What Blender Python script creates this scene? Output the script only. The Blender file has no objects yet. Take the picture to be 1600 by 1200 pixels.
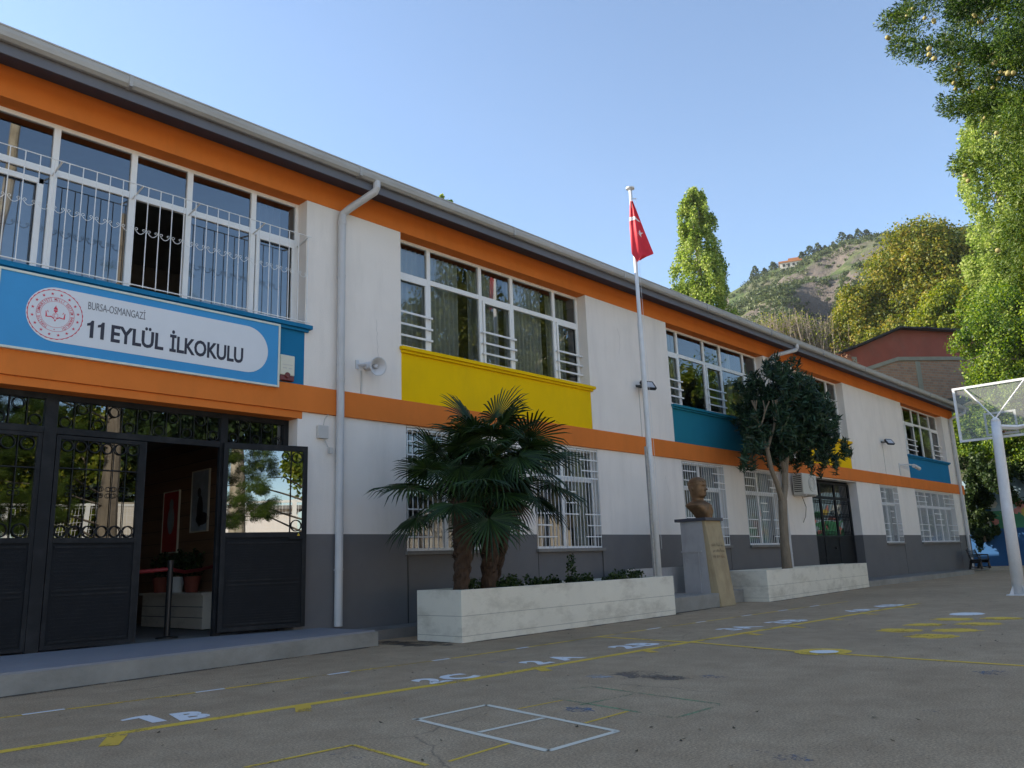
import bpy, math, random
import numpy as np
from mathutils import Matrix, Vector
R = math.radians
random.seed(7); rng = np.random.default_rng(11)
sc = bpy.context.scene
col = sc.collection

# ---------------------------------------------------------------- camera
EYE = Vector((0.0, -11.6, 1.1))
PITCH, ROLL, YAW, FPX = R(12.477), R(-2.122), R(47.235), 1272.88
fw = Vector((math.sin(YAW)*math.cos(PITCH), math.cos(YAW)*math.cos(PITCH), math.sin(PITCH)))
r0 = Vector((math.cos(YAW), -math.sin(YAW), 0)); u0 = r0.cross(fw)
rr = math.cos(ROLL)*r0 + math.sin(ROLL)*u0; uu = -math.sin(ROLL)*r0 + math.cos(ROLL)*u0
cd = bpy.data.cameras.new('camera'); cam = bpy.data.objects.new('camera', cd); col.objects.link(cam)
cam.matrix_world = Matrix(((rr.x, uu.x, -fw.x, EYE.x), (rr.y, uu.y, -fw.y, EYE.y), (rr.z, uu.z, -fw.z, EYE.z), (0, 0, 0, 1)))
cd.sensor_width = 36; cd.lens = FPX/1600*36; cd.clip_start = 0.05; cd.clip_end = 4000
sc.camera = cam

# ---------------------------------------------------------------- world, sun, exposure
SUN_EL = R(27); SUNV = Vector((-0.52, 0.854, 0)).normalized()
w = bpy.data.worlds.new("World"); sc.world = w; w.use_nodes = True
nt = w.node_tree; bg = nt.nodes['Background']
sky = nt.nodes.new('ShaderNodeTexSky'); sky.sky_type = 'NISHITA'; sky.sun_disc = False
sky.sun_elevation = SUN_EL; sky.sun_rotation = math.atan2(SUNV.x, SUNV.y)
sky.air_density = 1.0; sky.dust_density = 0.25; sky.ozone_density = 2.6; sky.altitude = 150
nt.links.new(sky.outputs[0], bg.inputs[0]); bg.inputs[1].default_value = 0.11
sl = bpy.data.lights.new('sun', 'SUN'); sl.energy = 4.4; sl.angle = R(0.53); sl.color = (1, .93, .82)
so = bpy.data.objects.new('sun', sl); col.objects.link(so)
tosun = Vector((SUNV.x*math.cos(SUN_EL), SUNV.y*math.cos(SUN_EL), math.sin(SUN_EL)))
so.rotation_euler = tosun.to_track_quat('Z', 'Y').to_euler(); so.location = (-30, 30, 40)
sc.view_settings.view_transform = 'Standard'; sc.view_settings.look = 'None'
sc.view_settings.exposure = 1.43; sc.view_settings.gamma = 1; sc.view_settings.use_curve_mapping = False
sc.view_settings.use_white_balance = True; sc.view_settings.white_balance_temperature = 6800; sc.view_settings.white_balance_tint = 10
sc.render.engine = 'CYCLES'
sc.cycles.use_denoising = True
sc.cycles.max_bounces = 8; sc.cycles.transparent_max_bounces = 24

# ---------------------------------------------------------------- materials
def mat(name, base=(.5,.5,.5), rough=.7, metal=0, var=.08, scale=3., bump=0., bscale=40., spec=.5, var2=None, stretch=None, dirt=None):
    m = bpy.data.materials.new(name); m.use_nodes = True; n = m.node_tree.nodes; l = m.node_tree.links
    b = n['Principled BSDF']; b.inputs['Roughness'].default_value = rough; b.inputs['Metallic'].default_value = metal
    b.inputs['Specular IOR Level'].default_value = spec
    tc = n.new('ShaderNodeTexCoord'); mp = n.new('ShaderNodeMapping'); l.new(tc.outputs['Object'], mp.inputs[0])
    if stretch: mp.inputs['Scale'].default_value = stretch
    nz = n.new('ShaderNodeTexNoise'); nz.inputs['Scale'].default_value = scale; nz.inputs['Detail'].default_value = 8; nz.inputs['Roughness'].default_value = .62
    l.new(mp.outputs[0], nz.inputs['Vector'])
    cr = n.new('ShaderNodeValToRGB'); cr.color_ramp.elements[0].position = .3; cr.color_ramp.elements[1].position = .7
    c = np.array(base); lo = c*(1-var) if var2 is None else np.array(var2); hi = c*(1+var)
    cr.color_ramp.elements[0].color = (*[float(x) for x in lo], 1); cr.color_ramp.elements[1].color = (*[float(min(x,1)) for x in hi], 1)
    l.new(nz.outputs['Fac'], cr.inputs[0]); out = cr.outputs[0]
    if dirt:   # streaky dirt: (colour, amount, scale vector)
        dc, amt, ds = dirt
        m2 = n.new('ShaderNodeMapping'); l.new(tc.outputs['Object'], m2.inputs[0]); m2.inputs['Scale'].default_value = ds
        n2 = n.new('ShaderNodeTexNoise'); n2.inputs['Scale'].default_value = 1; n2.inputs['Detail'].default_value = 10; n2.inputs['Roughness'].default_value = .7
        l.new(m2.outputs[0], n2.inputs['Vector'])
        r2 = n.new('ShaderNodeMapRange'); r2.inputs[1].default_value = .48; r2.inputs[2].default_value = .78; r2.inputs[4].default_value = amt
        l.new(n2.outputs['Fac'], r2.inputs[0])
        mx = n.new('ShaderNodeMix'); mx.data_type = 'RGBA'; l.new(r2.outputs[0], mx.inputs[0]); l.new(out, mx.inputs[6]); mx.inputs[7].default_value = (*dc, 1); out = mx.outputs[2]
    l.new(out, b.inputs['Base Color'])
    if bump:
        n3 = n.new('ShaderNodeTexNoise'); n3.inputs['Scale'].default_value = bscale; n3.inputs['Detail'].default_value = 5; l.new(mp.outputs[0], n3.inputs['Vector'])
        bp = n.new('ShaderNodeBump'); bp.inputs['Strength'].default_value = bump; bp.inputs['Distance'].default_value = .01
        l.new(n3.outputs['Fac'], bp.inputs['Height']); l.new(bp.outputs[0], b.inputs['Normal'])
    return m

def leafmat(name, stops, trans=.35, rough=.55):
    m = bpy.data.materials.new(name); m.use_nodes = True; n = m.node_tree.nodes; l = m.node_tree.links
    b = n['Principled BSDF']; b.inputs['Roughness'].default_value = rough; b.inputs['Specular IOR Level'].default_value = .3
    g = n.new('ShaderNodeNewGeometry'); cr = n.new('ShaderNodeValToRGB'); e = cr.color_ramp.elements
    while len(e) < len(stops): e.new(.5)
    for i, s in enumerate(stops):
        e[i].position = i/(len(stops)-1); e[i].color = (*s, 1)
    tc = n.new('ShaderNodeTexCoord'); nz = n.new('ShaderNodeTexNoise'); nz.inputs['Scale'].default_value = .9; nz.inputs['Detail'].default_value = 3
    l.new(tc.outputs['Object'], nz.inputs['Vector'])
    ad = n.new('ShaderNodeMath'); ad.operation = 'MULTIPLY_ADD'; ad.inputs[1].default_value = 1.6; ad.inputs[2].default_value = -.8
    l.new(nz.outputs['Fac'], ad.inputs[0])
    a2 = n.new('ShaderNodeMath'); a2.operation = 'ADD'; a2.use_clamp = True; l.new(g.outputs['Random Per Island'], a2.inputs[0]); l.new(ad.outputs[0], a2.inputs[1])
    l.new(a2.outputs[0], cr.inputs[0]); l.new(cr.outputs[0], b.inputs['Base Color'])
    t = n.new('ShaderNodeBsdfTranslucent'); hs = n.new('ShaderNodeHueSaturation'); hs.inputs['Saturation'].default_value = 1.1; hs.inputs['Value'].default_value = 1.7
    l.new(cr.outputs[0], hs.inputs['Color']); l.new(hs.outputs[0], t.inputs['Color'])
    mx = n.new('ShaderNodeMixShader'); mx.inputs[0].default_value = trans
    l.new(b.outputs[0], mx.inputs[1]); l.new(t.outputs[0], mx.inputs[2]); l.new(mx.outputs[0], n['Material Output'].inputs[0])
    return m

def glassmat(name, tint=(.55,.6,.6), ior=2.0, rough=.0, wavy=.0):
    m = bpy.data.materials.new(name); m.use_nodes = True; n = m.node_tree.nodes; l = m.node_tree.links
    n.remove(n['Principled BSDF'])
    tr = n.new('ShaderNodeBsdfTransparent'); tr.inputs[0].default_value = (*tint, 1)
    gl = n.new('ShaderNodeBsdfGlossy'); gl.inputs['Roughness'].default_value = rough; gl.inputs['Color'].default_value = (.9,.93,.95,1)
    fr = n.new('ShaderNodeFresnel'); fr.inputs[0].default_value = ior
    mx = n.new('ShaderNodeMixShader'); l.new(fr.outputs[0], mx.inputs[0]); l.new(tr.outputs[0], mx.inputs[1]); l.new(gl.outputs[0], mx.inputs[2])
    if wavy:
        tc = n.new('ShaderNodeTexCoord'); nz = n.new('ShaderNodeTexNoise'); nz.inputs['Scale'].default_value = 1.1; nz.inputs['Detail'].default_value = 0
        l.new(tc.outputs['Object'], nz.inputs['Vector'])
        bp = n.new('ShaderNodeBump'); bp.inputs['Strength'].default_value = 1; bp.inputs['Distance'].default_value = wavy
        l.new(nz.outputs['Fac'], bp.inputs['Height']); l.new(bp.outputs[0], gl.inputs['Normal'])
    l.new(mx.outputs[0], n['Material Output'].inputs[0]); return m

M = {}
M['white'] = mat('white_render', (.78,.725,.675), .85, var=.035, scale=1.2, bump=.35, bscale=60, dirt=((.46,.43,.40), .4, (1.3,1.3,.22)))
M['grey'] = mat('grey_render', (.135,.13,.132), .8, var=.07, scale=1.5, bump=.3, bscale=60, dirt=((.17,.16,.15), .4, (.8,.8,.5)))
M['orange'] = mat('orange_paint', (.68,.185,.035), .85, spec=.2, var=.05, scale=1.5, bump=.15, bscale=30, dirt=((.40,.13,.03), .35, (1.5,1.5,.5)))
M['yellow'] = mat('yellow_paint', (.80,.50,.002), .85, spec=.15, var=.04, scale=1.3, bump=.15, bscale=40, dirt=((.45,.3,.02), .3, (1.2,1.2,.4)))
M['teal'] = mat('teal_paint', (.010,.165,.235), .85, spec=.2, var=.06, scale=1.3, bump=.15, bscale=40)
M['blue'] = mat('blue_paint', (.008,.165,.34), .85, spec=.2, var=.06, scale=1.3, bump=.15, bscale=40)
M['gutter'] = mat('gutter_metal', (.38,.375,.36), .5, var=.08, scale=1.5, dirt=((.22,.20,.17), .6, (1.2,6,6)))
M['fascia'] = mat('fascia_board', (.115,.12,.145), .6, var=.08, scale=1.0, dirt=((.2,.19,.18), .3, (.7,3,3)))
M['soffit'] = mat('soffit_board', (.07,.07,.09), .7, var=.1)
M['pipe'] = mat('downpipe_plastic', (.52,.52,.53), .45, var=.05, dirt=((.3,.28,.25), .4, (4,4,.6)))
M['pvc'] = mat('white_window_plastic', (.78,.78,.77), .35, var=.03, scale=2)
M['grillewhite'] = mat('white_painted_bars', (.74,.74,.74), .45, var=.06, scale=9)
M['glass_sky'] = glassmat('sky_reflecting_glass', (.5,.53,.56), 2.45, wavy=.004)
M['glass'] = glassmat('window_glass', (.75,.78,.76), 1.9, wavy=.005)
M['glass_up'] = glassmat('upper_window_glass', (.78,.80,.80), 2.1, wavy=.004)
M['glass_door'] = glassmat('door_glass', (.10,.11,.11), 2.5, wavy=.004)
M['iron'] = mat('dark_painted_iron', (.010,.011,.013), .6, spec=.22, var=.25, scale=4, dirt=((.06,.06,.06), .4, (3,3,3)))
M['irondot'] = mat('dark_embossed_sheet', (.008,.009,.011), .6, spec=.22, var=.2, scale=4, bump=.9, bscale=75, stretch=(1,1,2.2))
M['curtain'] = mat('net_curtain_cloth', (.50,.53,.50), .9, var=.08, scale=4)
M['curtainblue'] = mat('pale_blue_curtain_cloth', (.42,.48,.58), .9, var=.1, scale=3)
M['room'] = mat('room_plaster', (.30,.29,.26), .9, var=.1)
M['dark'] = mat('dark_interior', (.05,.045,.04), .9, var=.1)
M['step'] = mat('step_paint_grey', (.23,.235,.26), .7, var=.08, scale=1.2, bump=.3, dirt=((.26,.25,.23), .5, (1,1,1)))
M['riser'] = mat('step_concrete', (.27,.26,.235), .85, var=.15, scale=2, bump=.5, dirt=((.13,.12,.10), .6, (1.2,1.2,2)))
M['planter'] = mat('cream_planter_cladding', (.72,.68,.58), .7, var=.05, scale=1.2, bump=.2, dirt=((.33,.29,.22), .8, (1.3,1.3,2.6)))
M['soil'] = mat('dry_soil', (.07,.052,.035), 1, var=.4, scale=12, bump=1, bscale=25)
M['pave'] = mat('concrete_pavement', (.20,.19,.175), .9, var=.15, scale=1.5, bump=.5, dirt=((.10,.09,.08), .6, (1,1,1)))
M['signblue'] = mat('sign_blue', (.02,.26,.56), .4, var=.03)
M['signwhite'] = mat('sign_white', (.66,.68,.72), .4, var=.02)
M['signframe'] = mat('sign_frame_cream', (.62,.64,.56), .45, var=.05)
M['signblack'] = mat('sign_lettering_black', (.022,.022,.04), .5, var=.05)
M['signgrey'] = mat('sign_lettering_grey', (.14,.14,.16), .5, var=.05)
M['signred'] = mat('sign_emblem_red', (.60,.03,.07), .5, var=.05)
M['red'] = mat('flag_red', (.62,.012,.028), .65, var=.1, scale=6)
M['flagwhite'] = mat('flag_white', (.75,.72,.72), .7, var=.03)
M['pole'] = mat('white_painted_steel', (.66,.66,.66), .4, var=.06, scale=6, dirt=((.4,.38,.35), .4, (5,5,1)))
M['bronze'] = mat('bronze', (.19,.11,.055), .5, metal=.45, var=.3, scale=9, bump=.25, bscale=30, spec=.4)
M['tan'] = mat('tan_stone', (.37,.29,.17), .75, var=.12, scale=3, bump=.3, dirt=((.16,.10,.05), .7, (3,3,.9)))
M['stonegrey'] = mat('grey_marble', (.38,.37,.37), .65, var=.08, scale=2.5, dirt=((.18,.17,.16), .6, (3,3,1.2)))
M['slabdark'] = mat('dark_slab', (.06,.06,.075), .5, var=.15)
M['letterdark'] = mat('carved_lettering', (.13,.08,.04), .7, var=.1)
M['bark'] = mat('grey_bark', (.20,.165,.125), .95, var=.3, scale=6, bump=.8, bscale=20, stretch=(1,1,.4))
M['palebark'] = mat('pale_mottled_bark', (.42,.37,.28), .9, scale=2.2, var2=(.20,.16,.11), bump=.4)
M['palmbark'] = mat('hairy_palm_bark', (.06,.034,.02), 1, var=.5, scale=14, bump=1, bscale=30, stretch=(1,1,.35))
M['oleanderbark'] = mat('oleander_bark', (.21,.165,.115), .9, var=.25, scale=7, bump=.6, stretch=(1,1,.4))
M['palmleaf'] = leafmat('palm_leaf', [(.008,.022,.006),(.016,.040,.010),(.035,.072,.016)], .12, .45)
M['palmdead'] = leafmat('dry_palm_leaf', [(.045,.032,.014),(.09,.065,.03)], .1)
M['oleander'] = leafmat('oleander_leaf', [(.012,.028,.014),(.022,.052,.026),(.045,.09,.045)], .12, .4)
M['poplar'] = leafmat('poplar_leaf', [(.07,.12,.02),(.17,.24,.04),(.29,.36,.08),(.40,.44,.15)], .42)
M['plane'] = leafmat('autumn_plane_leaf', [(.04,.065,.01),(.12,.15,.016),(.22,.22,.03),(.29,.22,.04)], .35)
M['plane2'] = leafmat('yellow_green_leaf', [(.06,.10,.01),(.17,.21,.02),(.30,.29,.035)], .4)
M['ivy'] = leafmat('ivy_leaf', [(.016,.045,.006),(.055,.115,.010),(.14,.21,.018),(.24,.30,.03)], .35)
M['darkleaf'] = leafmat('dark_shrub_leaf', [(.009,.02,.006),(.022,.045,.011),(.055,.085,.018)], .2)
M['cypress'] = leafmat('cypress_spray', [(.008,.026,.005),(.028,.066,.009),(.075,.13,.016),(.13,.175,.025)], .25)
M['pine'] = leafmat('pine_needles', [(.016,.035,.016),(.035,.06,.022),(.06,.09,.03)], .15)
M['planefront'] = leafmat('olive_plane_leaf', [(.03,.05,.01),(.08,.10,.015),(.17,.17,.03)], .3)
M['cone'] = mat('cypress_cone', (.27,.23,.08), .7, var=.35, scale=30)
M['twig'] = mat('dry_twigs', (.30,.24,.18), .95, var=.3, scale=8)
M['brickred'] = mat('reddish_plaster', (.44,.105,.065), .9, var=.12, scale=.7, dirt=((.32,.17,.12), .5, (.4,.4,.4)))
M['roofdark'] = mat('dark_roof_sheet', (.04,.035,.035), .8, var=.2)
M['rooftile'] = mat('grey_roof_sheet', (.20,.19,.18), .7, var=.15)
M['lamp'] = mat('black_lamp_housing', (.02,.02,.022), .4, var=.1)
M['lens'] = mat('lamp_lens', (.45,.45,.47), .1, var=.03, spec=.8)
M['horn'] = mat('pale_grey_horn', (.58,.58,.60), .4, var=.04)
M['cable'] = mat('grey_cable_cover', (.50,.48,.46), .6, var=.05)
M['cream'] = mat('cream_plastic', (.62,.60,.50), .45, var=.04)
M['sirenred'] = mat('red_plastic', (.14,.015,.012), .35, var=.05)
M['ac'] = mat('air_conditioner_white', (.60,.60,.57), .45, var=.04)
M['black'] = mat('black_metal', (.012,.012,.013), .45, var=.1)
M['murblue'] = mat('blue_wall_paint', (.015,.09,.24), .8, var=.15, scale=.6, bump=.3, dirt=((.05,.08,.10), .5, (.3,.3,.6)))
M['wood'] = mat('wood_panel', (.23,.13,.07), .5, var=.2, scale=2, stretch=(1,.15,3))
M['rope'] = mat('red_rope', (.22,.012,.015), .7)
M['pot'] = mat('white_pot', (.65,.68,.68), .5)
M['redpot'] = mat('terracotta_pot', (.25,.06,.035), .7)
M['meshwhite'] = mat('white_fence_wire', (.75,.74,.70), .5)
M['plexi'] = glassmat('scratched_acrylic', (.80,.82,.81), 1.35, rough=.25)
pn = M['plexi'].node_tree; pdf = pn.nodes.new('ShaderNodeBsdfDiffuse'); pdf.inputs[0].default_value = (.55,.56,.55,1); pmx = pn.nodes.new('ShaderNodeMixShader'); pmx.inputs[0].default_value = .22
pout = pn.nodes['Material Output']; src = pout.inputs[0].links[0].from_socket; pn.links.new(src, pmx.inputs[1]); pn.links.new(pdf.outputs[0], pmx.inputs[2]); pn.links.new(pmx.outputs[0], pout.inputs[0])
M['hut'] = mat('hut_wall', (.62,.56,.48), .8); M['hutor'] = mat('hut_orange_roof', (.45,.16,.05), .8)
M['boardred'] = mat('poster_red', (.45,.03,.03), .4); M['posterpale'] = mat('poster_pale_blue', (.30,.36,.42), .3, var=.3, scale=3); M['posterdark'] = mat('poster_dark_figures', (.03,.03,.035), .5, var=.3, scale=5)

def paintmat(name, c, wear=.5):
    """worn road paint: the paint is broken up so the asphalt colour shows through"""
    m = bpy.data.materials.new(name); m.use_nodes = True; n = m.node_tree.nodes; l = m.node_tree.links
    b = n['Principled BSDF']; b.inputs['Roughness'].default_value = .8
    tc = n.new('ShaderNodeTexCoord')
    nz = n.new('ShaderNodeTexNoise'); nz.inputs['Scale'].default_value = 28; nz.inputs['Detail'].default_value = 8; nz.inputs['Roughness'].default_value = .75
    n2 = n.new('ShaderNodeTexNoise'); n2.inputs['Scale'].default_value = 2.2; n2.inputs['Detail'].default_value = 3
    for q in (nz, n2): l.new(tc.outputs['Object'], q.inputs['Vector'])
    ad = n.new('ShaderNodeMath'); ad.operation = 'ADD'; l.new(nz.outputs['Fac'], ad.inputs[0]); l.new(n2.outputs['Fac'], ad.inputs[1])
    mr = n.new('ShaderNodeMapRange'); mr.inputs[1].default_value = .62+wear*.55; mr.inputs[2].default_value = .80+wear*.55; l.new(ad.outputs[0], mr.inputs[0])
    tr = n.new('ShaderNodeBsdfTransparent'); mx = n.new('ShaderNodeMixShader')
    inv = n.new('ShaderNodeMath'); inv.operation = 'MULTIPLY'; inv.inputs[1].default_value = 1; l.new(mr.outputs[0], inv.inputs[0])
    l.new(inv.outputs[0], mx.inputs[0]); l.new(b.outputs[0], mx.inputs[1]); l.new(tr.outputs[0], mx.inputs[2])
    b.inputs['Base Color'].default_value = (*c, 1); l.new(mx.outputs[0], n['Material Output'].inputs[0]); return m
M['pyellow'] = paintmat('yellow_ground_paint', (.74,.48,.05), .8)
M['pyellowf'] = paintmat('faded_yellow_ground_paint', (.68,.43,.05), .72)
M['pwhite'] = paintmat('white_ground_paint', (.74,.74,.73), 1.0)
M['pcream'] = paintmat('cream_ground_paint', (.70,.65,.53), 1.05)
M['pgreen'] = paintmat('faded_green_ground_paint', (.20,.30,.15), .5)
M['pblue'] = paintmat('faded_blue_ground_paint', (.11,.16,.24), .35)
M['pstain'] = paintmat('damp_brown_stain', (.15,.115,.09), .5)
M['pwhitef'] = paintmat('faded_white_ground_paint', (.40,.40,.39), .3)

def asphalt():
    m = bpy.data.materials.new('old_asphalt'); m.use_nodes = True; n = m.node_tree.nodes; l = m.node_tree.links
    b = n['Principled BSDF']; b.inputs['Roughness'].default_value = .88; b.inputs['Specular IOR Level'].default_value = .3
    tc = n.new('ShaderNodeTexCoord')
    def noise(s, d, ro=.6):
        q = n.new('ShaderNodeTexNoise'); q.inputs['Scale'].default_value = s; q.inputs['Detail'].default_value = d; q.inputs['Roughness'].default_value = ro
        l.new(tc.outputs['Object'], q.inputs['Vector']); return q
    big, mid, fine = noise(.35, 8), noise(2.5, 8, .7), noise(60, 4, .85)
    c1 = n.new('ShaderNodeValToRGB'); e = c1.color_ramp.elements; e[0].position = .32; e[1].position = .68
    e[0].color = (.335,.25,.165,1); e[1].color = (.42,.32,.215,1); l.new(big.outputs['Fac'], c1.inputs[0])
    c2 = n.new('ShaderNodeValToRGB'); e = c2.color_ramp.elements; e[0].position = .3; e[1].position = .72; e[0].color = (.76,.73,.70,1); e[1].color = (1.06,1.06,1.06,1); l.new(mid.outputs['Fac'], c2.inputs[0])
    c3 = n.new('ShaderNodeValToRGB'); e = c3.color_ramp.elements; e[0].position = .38; e[1].position = .66; e[0].color = (.62,.61,.60,1); e[1].color = (1.75,1.70,1.60,1); l.new(fine.outputs['Fac'], c3.inputs[0])
    a = n.new('ShaderNodeMix'); a.data_type = 'RGBA'; a.blend_type = 'MULTIPLY'; a.inputs[0].default_value = 1; l.new(c1.outputs[0], a.inputs[6]); l.new(c2.outputs[0], a.inputs[7])
    d = n.new('ShaderNodeMix'); d.data_type = 'RGBA'; d.blend_type = 'MULTIPLY'; d.inputs[0].default_value = 1; l.new(a.outputs[2], d.inputs[6]); l.new(c3.outputs[0], d.inputs[7])
    # thin cracks
    vo = n.new('ShaderNodeTexVoronoi'); vo.feature = 'DISTANCE_TO_EDGE'; vo.inputs['Scale'].default_value = .33
    dn = noise(1.6, 4); mv = n.new('ShaderNodeMix'); mv.data_type = 'VECTOR'; mv.inputs[0].default_value = .32
    l.new(tc.outputs['Object'], mv.inputs[4]); l.new(dn.outputs['Color'], mv.inputs[5]); l.new(mv.outputs[1], vo.inputs['Vector'])
    mr = n.new('ShaderNodeMapRange'); mr.inputs[1].default_value = .0; mr.inputs[2].default_value = .0035; mr.inputs[3].default_value = .5; mr.inputs[4].default_value = 0; l.new(vo.outputs['Distance'], mr.inputs[0])
    cm = n.new('ShaderNodeMath'); cm.operation = 'MULTIPLY'; l.new(mr.outputs[0], cm.inputs[0]); gate = n.new('ShaderNodeMapRange'); gate.inputs[1].default_value = .5; gate.inputs[2].default_value = .6; l.new(big.outputs['Fac'], gate.inputs[0]); l.new(gate.outputs[0], cm.inputs[1])
    k = n.new('ShaderNodeMix'); k.data_type = 'RGBA'; l.new(cm.outputs[0], k.inputs[0]); l.new(d.outputs[2], k.inputs[6]); k.inputs[7].default_value = (.05,.045,.04,1)
    l.new(k.outputs[2], b.inputs['Base Color'])
    bp = n.new('ShaderNodeBump'); bp.inputs['Strength'].default_value = .5; bp.inputs['Distance'].default_value = .006; l.new(fine.outputs['Fac'], bp.inputs['Height']); l.new(bp.outputs[0], b.inputs['Normal'])
    return m
M['asphalt'] = asphalt()

# ---------------------------------------------------------------- mesh helpers
class MB:
    def __init__(s): s.v = []; s.f = []
    def add(s, vs, fs):
        o = len(s.v); s.v += [tuple(p) for p in vs]; s.f += [tuple(i+o for i in f) for f in fs]; return s
    def box(s, x0, x1, y0, y1, z0, z1):
        vs = [(x0,y0,z0),(x1,y0,z0),(x1,y1,z0),(x0,y1,z0),(x0,y0,z1),(x1,y0,z1),(x1,y1,z1),(x0,y1,z1)]
        return s.add(vs, [(0,3,2,1),(4,5,6,7),(0,1,5,4),(1,2,6,5),(2,3,7,6),(3,0,4,7)])
    def hexa(s, b, t):   # bottom 4, top 4 points
        return s.add(list(b)+list(t), [(0,3,2,1),(4,5,6,7),(0,1,5,4),(1,2,6,5),(2,3,7,6),(3,0,4,7)])
    def tube(s, pts, r, n=8, caps=True):
        pts = [Vector(p) for p in pts]; rs = r if isinstance(r, (list, tuple)) else [r]*len(pts)
        ring = []; vs = []; fs = []; side = None
        for i, p in enumerate(pts):
            d = (pts[min(i+1, len(pts)-1)] - pts[max(i-1, 0)]).normalized()
            if side is None: side = d.orthogonal().normalized()
            side = (side - d*side.dot(d)).normalized(); o = d.cross(side)
            for k in range(n):
                a = 2*math.pi*(k+.5)/n; vs.append(p + rs[i]*(math.cos(a)*side + math.sin(a)*o))
        for i in range(len(pts)-1):
            for k in range(n): fs.append((i*n+k, i*n+(k+1)%n, (i+1)*n+(k+1)%n, (i+1)*n+k))
        if caps: fs.append(tuple(reversed(range(n)))); fs.append(tuple(range((len(pts)-1)*n, len(pts)*n)))
        return s.add(vs, fs)
    def bar(s, a, b, w, h=None):  # rectangular bar
        return s.tube([a, b], w*.7071, 4)
    def lathe(s, prof, origin=(0,0,0), axis=(0,0,1), n=20, caps=True):
        ax = Vector(axis).normalized(); e1 = ax.orthogonal().normalized(); e2 = ax.cross(e1); o = Vector(origin); vs = []; fs = []
        for r, h in prof:
            for k in range(n):
                a = 2*math.pi*k/n; vs.append(o + ax*h + r*(math.cos(a)*e1 + math.sin(a)*e2))
        for i in range(len(prof)-1):
            for k in range(n): fs.append((i*n+k, i*n+(k+1)%n, (i+1)*n+(k+1)%n, (i+1)*n+k))
        if caps: fs.append(tuple(reversed(range(n)))); fs.append(tuple(range((len(prof)-1)*n, len(prof)*n)))
        return s.add(vs, fs)
    def ring(s, c, R_, r, axis=(0,1,0), n=18, m=5, a0=0, a1=2*math.pi):
        ax = Vector(axis).normalized(); e1 = ax.orthogonal().normalized(); e2 = ax.cross(e1); c = Vector(c)
        closed = abs(a1-a0-2*math.pi) < 1e-6; k = n if closed else n+1; vs = []; fs = []
        for i in range(k):
            a = a0+(a1-a0)*i/n; d = math.cos(a)*e1+math.sin(a)*e2
            for j in range(m):
                b = 2*math.pi*j/m; vs.append(c + d*(R_+r*math.cos(b)) + ax*r*math.sin(b))
        for i in range(n):
            for j in range(m): fs.append((i*m+j, i*m+(j+1)%m, ((i+1)%k)*m+(j+1)%m, ((i+1)%k)*m+j))
        return s.add(vs, fs)
    def prism(s, poly, mtx, depth):   # 2-D outline (x,y) extruded along local z by depth
        n = len(poly); vs = [mtx @ Vector((x, y, 0)) for x, y in poly] + [mtx @ Vector((x, y, depth)) for x, y in poly]
        return s.add(vs, [tuple(reversed(range(n))), tuple(range(n, 2*n))] + [(i, (i+1)%n, n+(i+1)%n, n+i) for i in range(n)])
    def text(s, body, size, mtx, bold=0., ext=.004, xs=1., sp=1., align='LEFT'):
        cu = bpy.data.curves.new('t', 'FONT'); cu.body = body; cu.size = size; cu.offset = bold; cu.extrude = ext; cu.space_character = sp; cu.align_x = align; cu.resolution_u = 3
        o = bpy.data.objects.new('t', cu); col.objects.link(o); dg = bpy.context.evaluated_depsgraph_get()
        me = bpy.data.meshes.new_from_object(o.evaluated_get(dg)); bpy.data.objects.remove(o); bpy.data.curves.remove(cu)
        s.add([mtx @ Vector((v.co.x*xs, v.co.y, v.co.z)) for v in me.vertices], [tuple(p.vertices) for p in me.polygons]); bpy.data.meshes.remove(me); return s
    def build(s, name, m, parent=None, smooth=False, bevel=0):
        me = bpy.data.meshes.new(name); off = Vector((0,0,0))
        if parent is not None:
            q = parent
            while q is not None: off = off + q.location; q = q.parent
        me.from_pydata([tuple(Vector(p)-off) for p in s.v], [], s.f); me.materials.append(M[m]); me.validate()
        if smooth: me.polygons.foreach_set('use_smooth', [True]*len(me.polygons))
        o = bpy.data.objects.new(name, me); col.objects.link(o)
        if parent is not None: o.parent = parent
        if bevel:
            b = o.modifiers.new('bevel', 'BEVEL'); b.width = bevel; b.segments = 2; b.limit_method = 'ANGLE'
        return o

FACE = lambda x, y, z: Matrix.Translation((x, y, z)) @ Matrix.Rotation(math.pi/2, 4, 'X')   # text and outlines facing -Y
def tag(o, label, cat, group=None, kind=None):
    o['label'] = label; o['category'] = cat
    if group: o['group'] = group
    if kind: o['kind'] = kind
    return o
def struct(o, label=None):
    o['kind'] = 'structure'
    if label: o['label'] = label
    return o
def thing(name, loc, label, cat, group=None):
    o = bpy.data.objects.new(name, None); o.location = loc; o.empty_display_size = .2; col.objects.link(o); return tag(o, label, cat, group)
def dup(o, loc, label=None):
    c = o.copy(); col.objects.link(c); c.location = loc
    if label: c['label'] = label
    for ch in list(o.children):
        d = ch.copy(); col.objects.link(d); d.parent = c
        for g in list(ch.children):
            e = g.copy(); col.objects.link(e); e.parent = d
    return c

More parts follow.
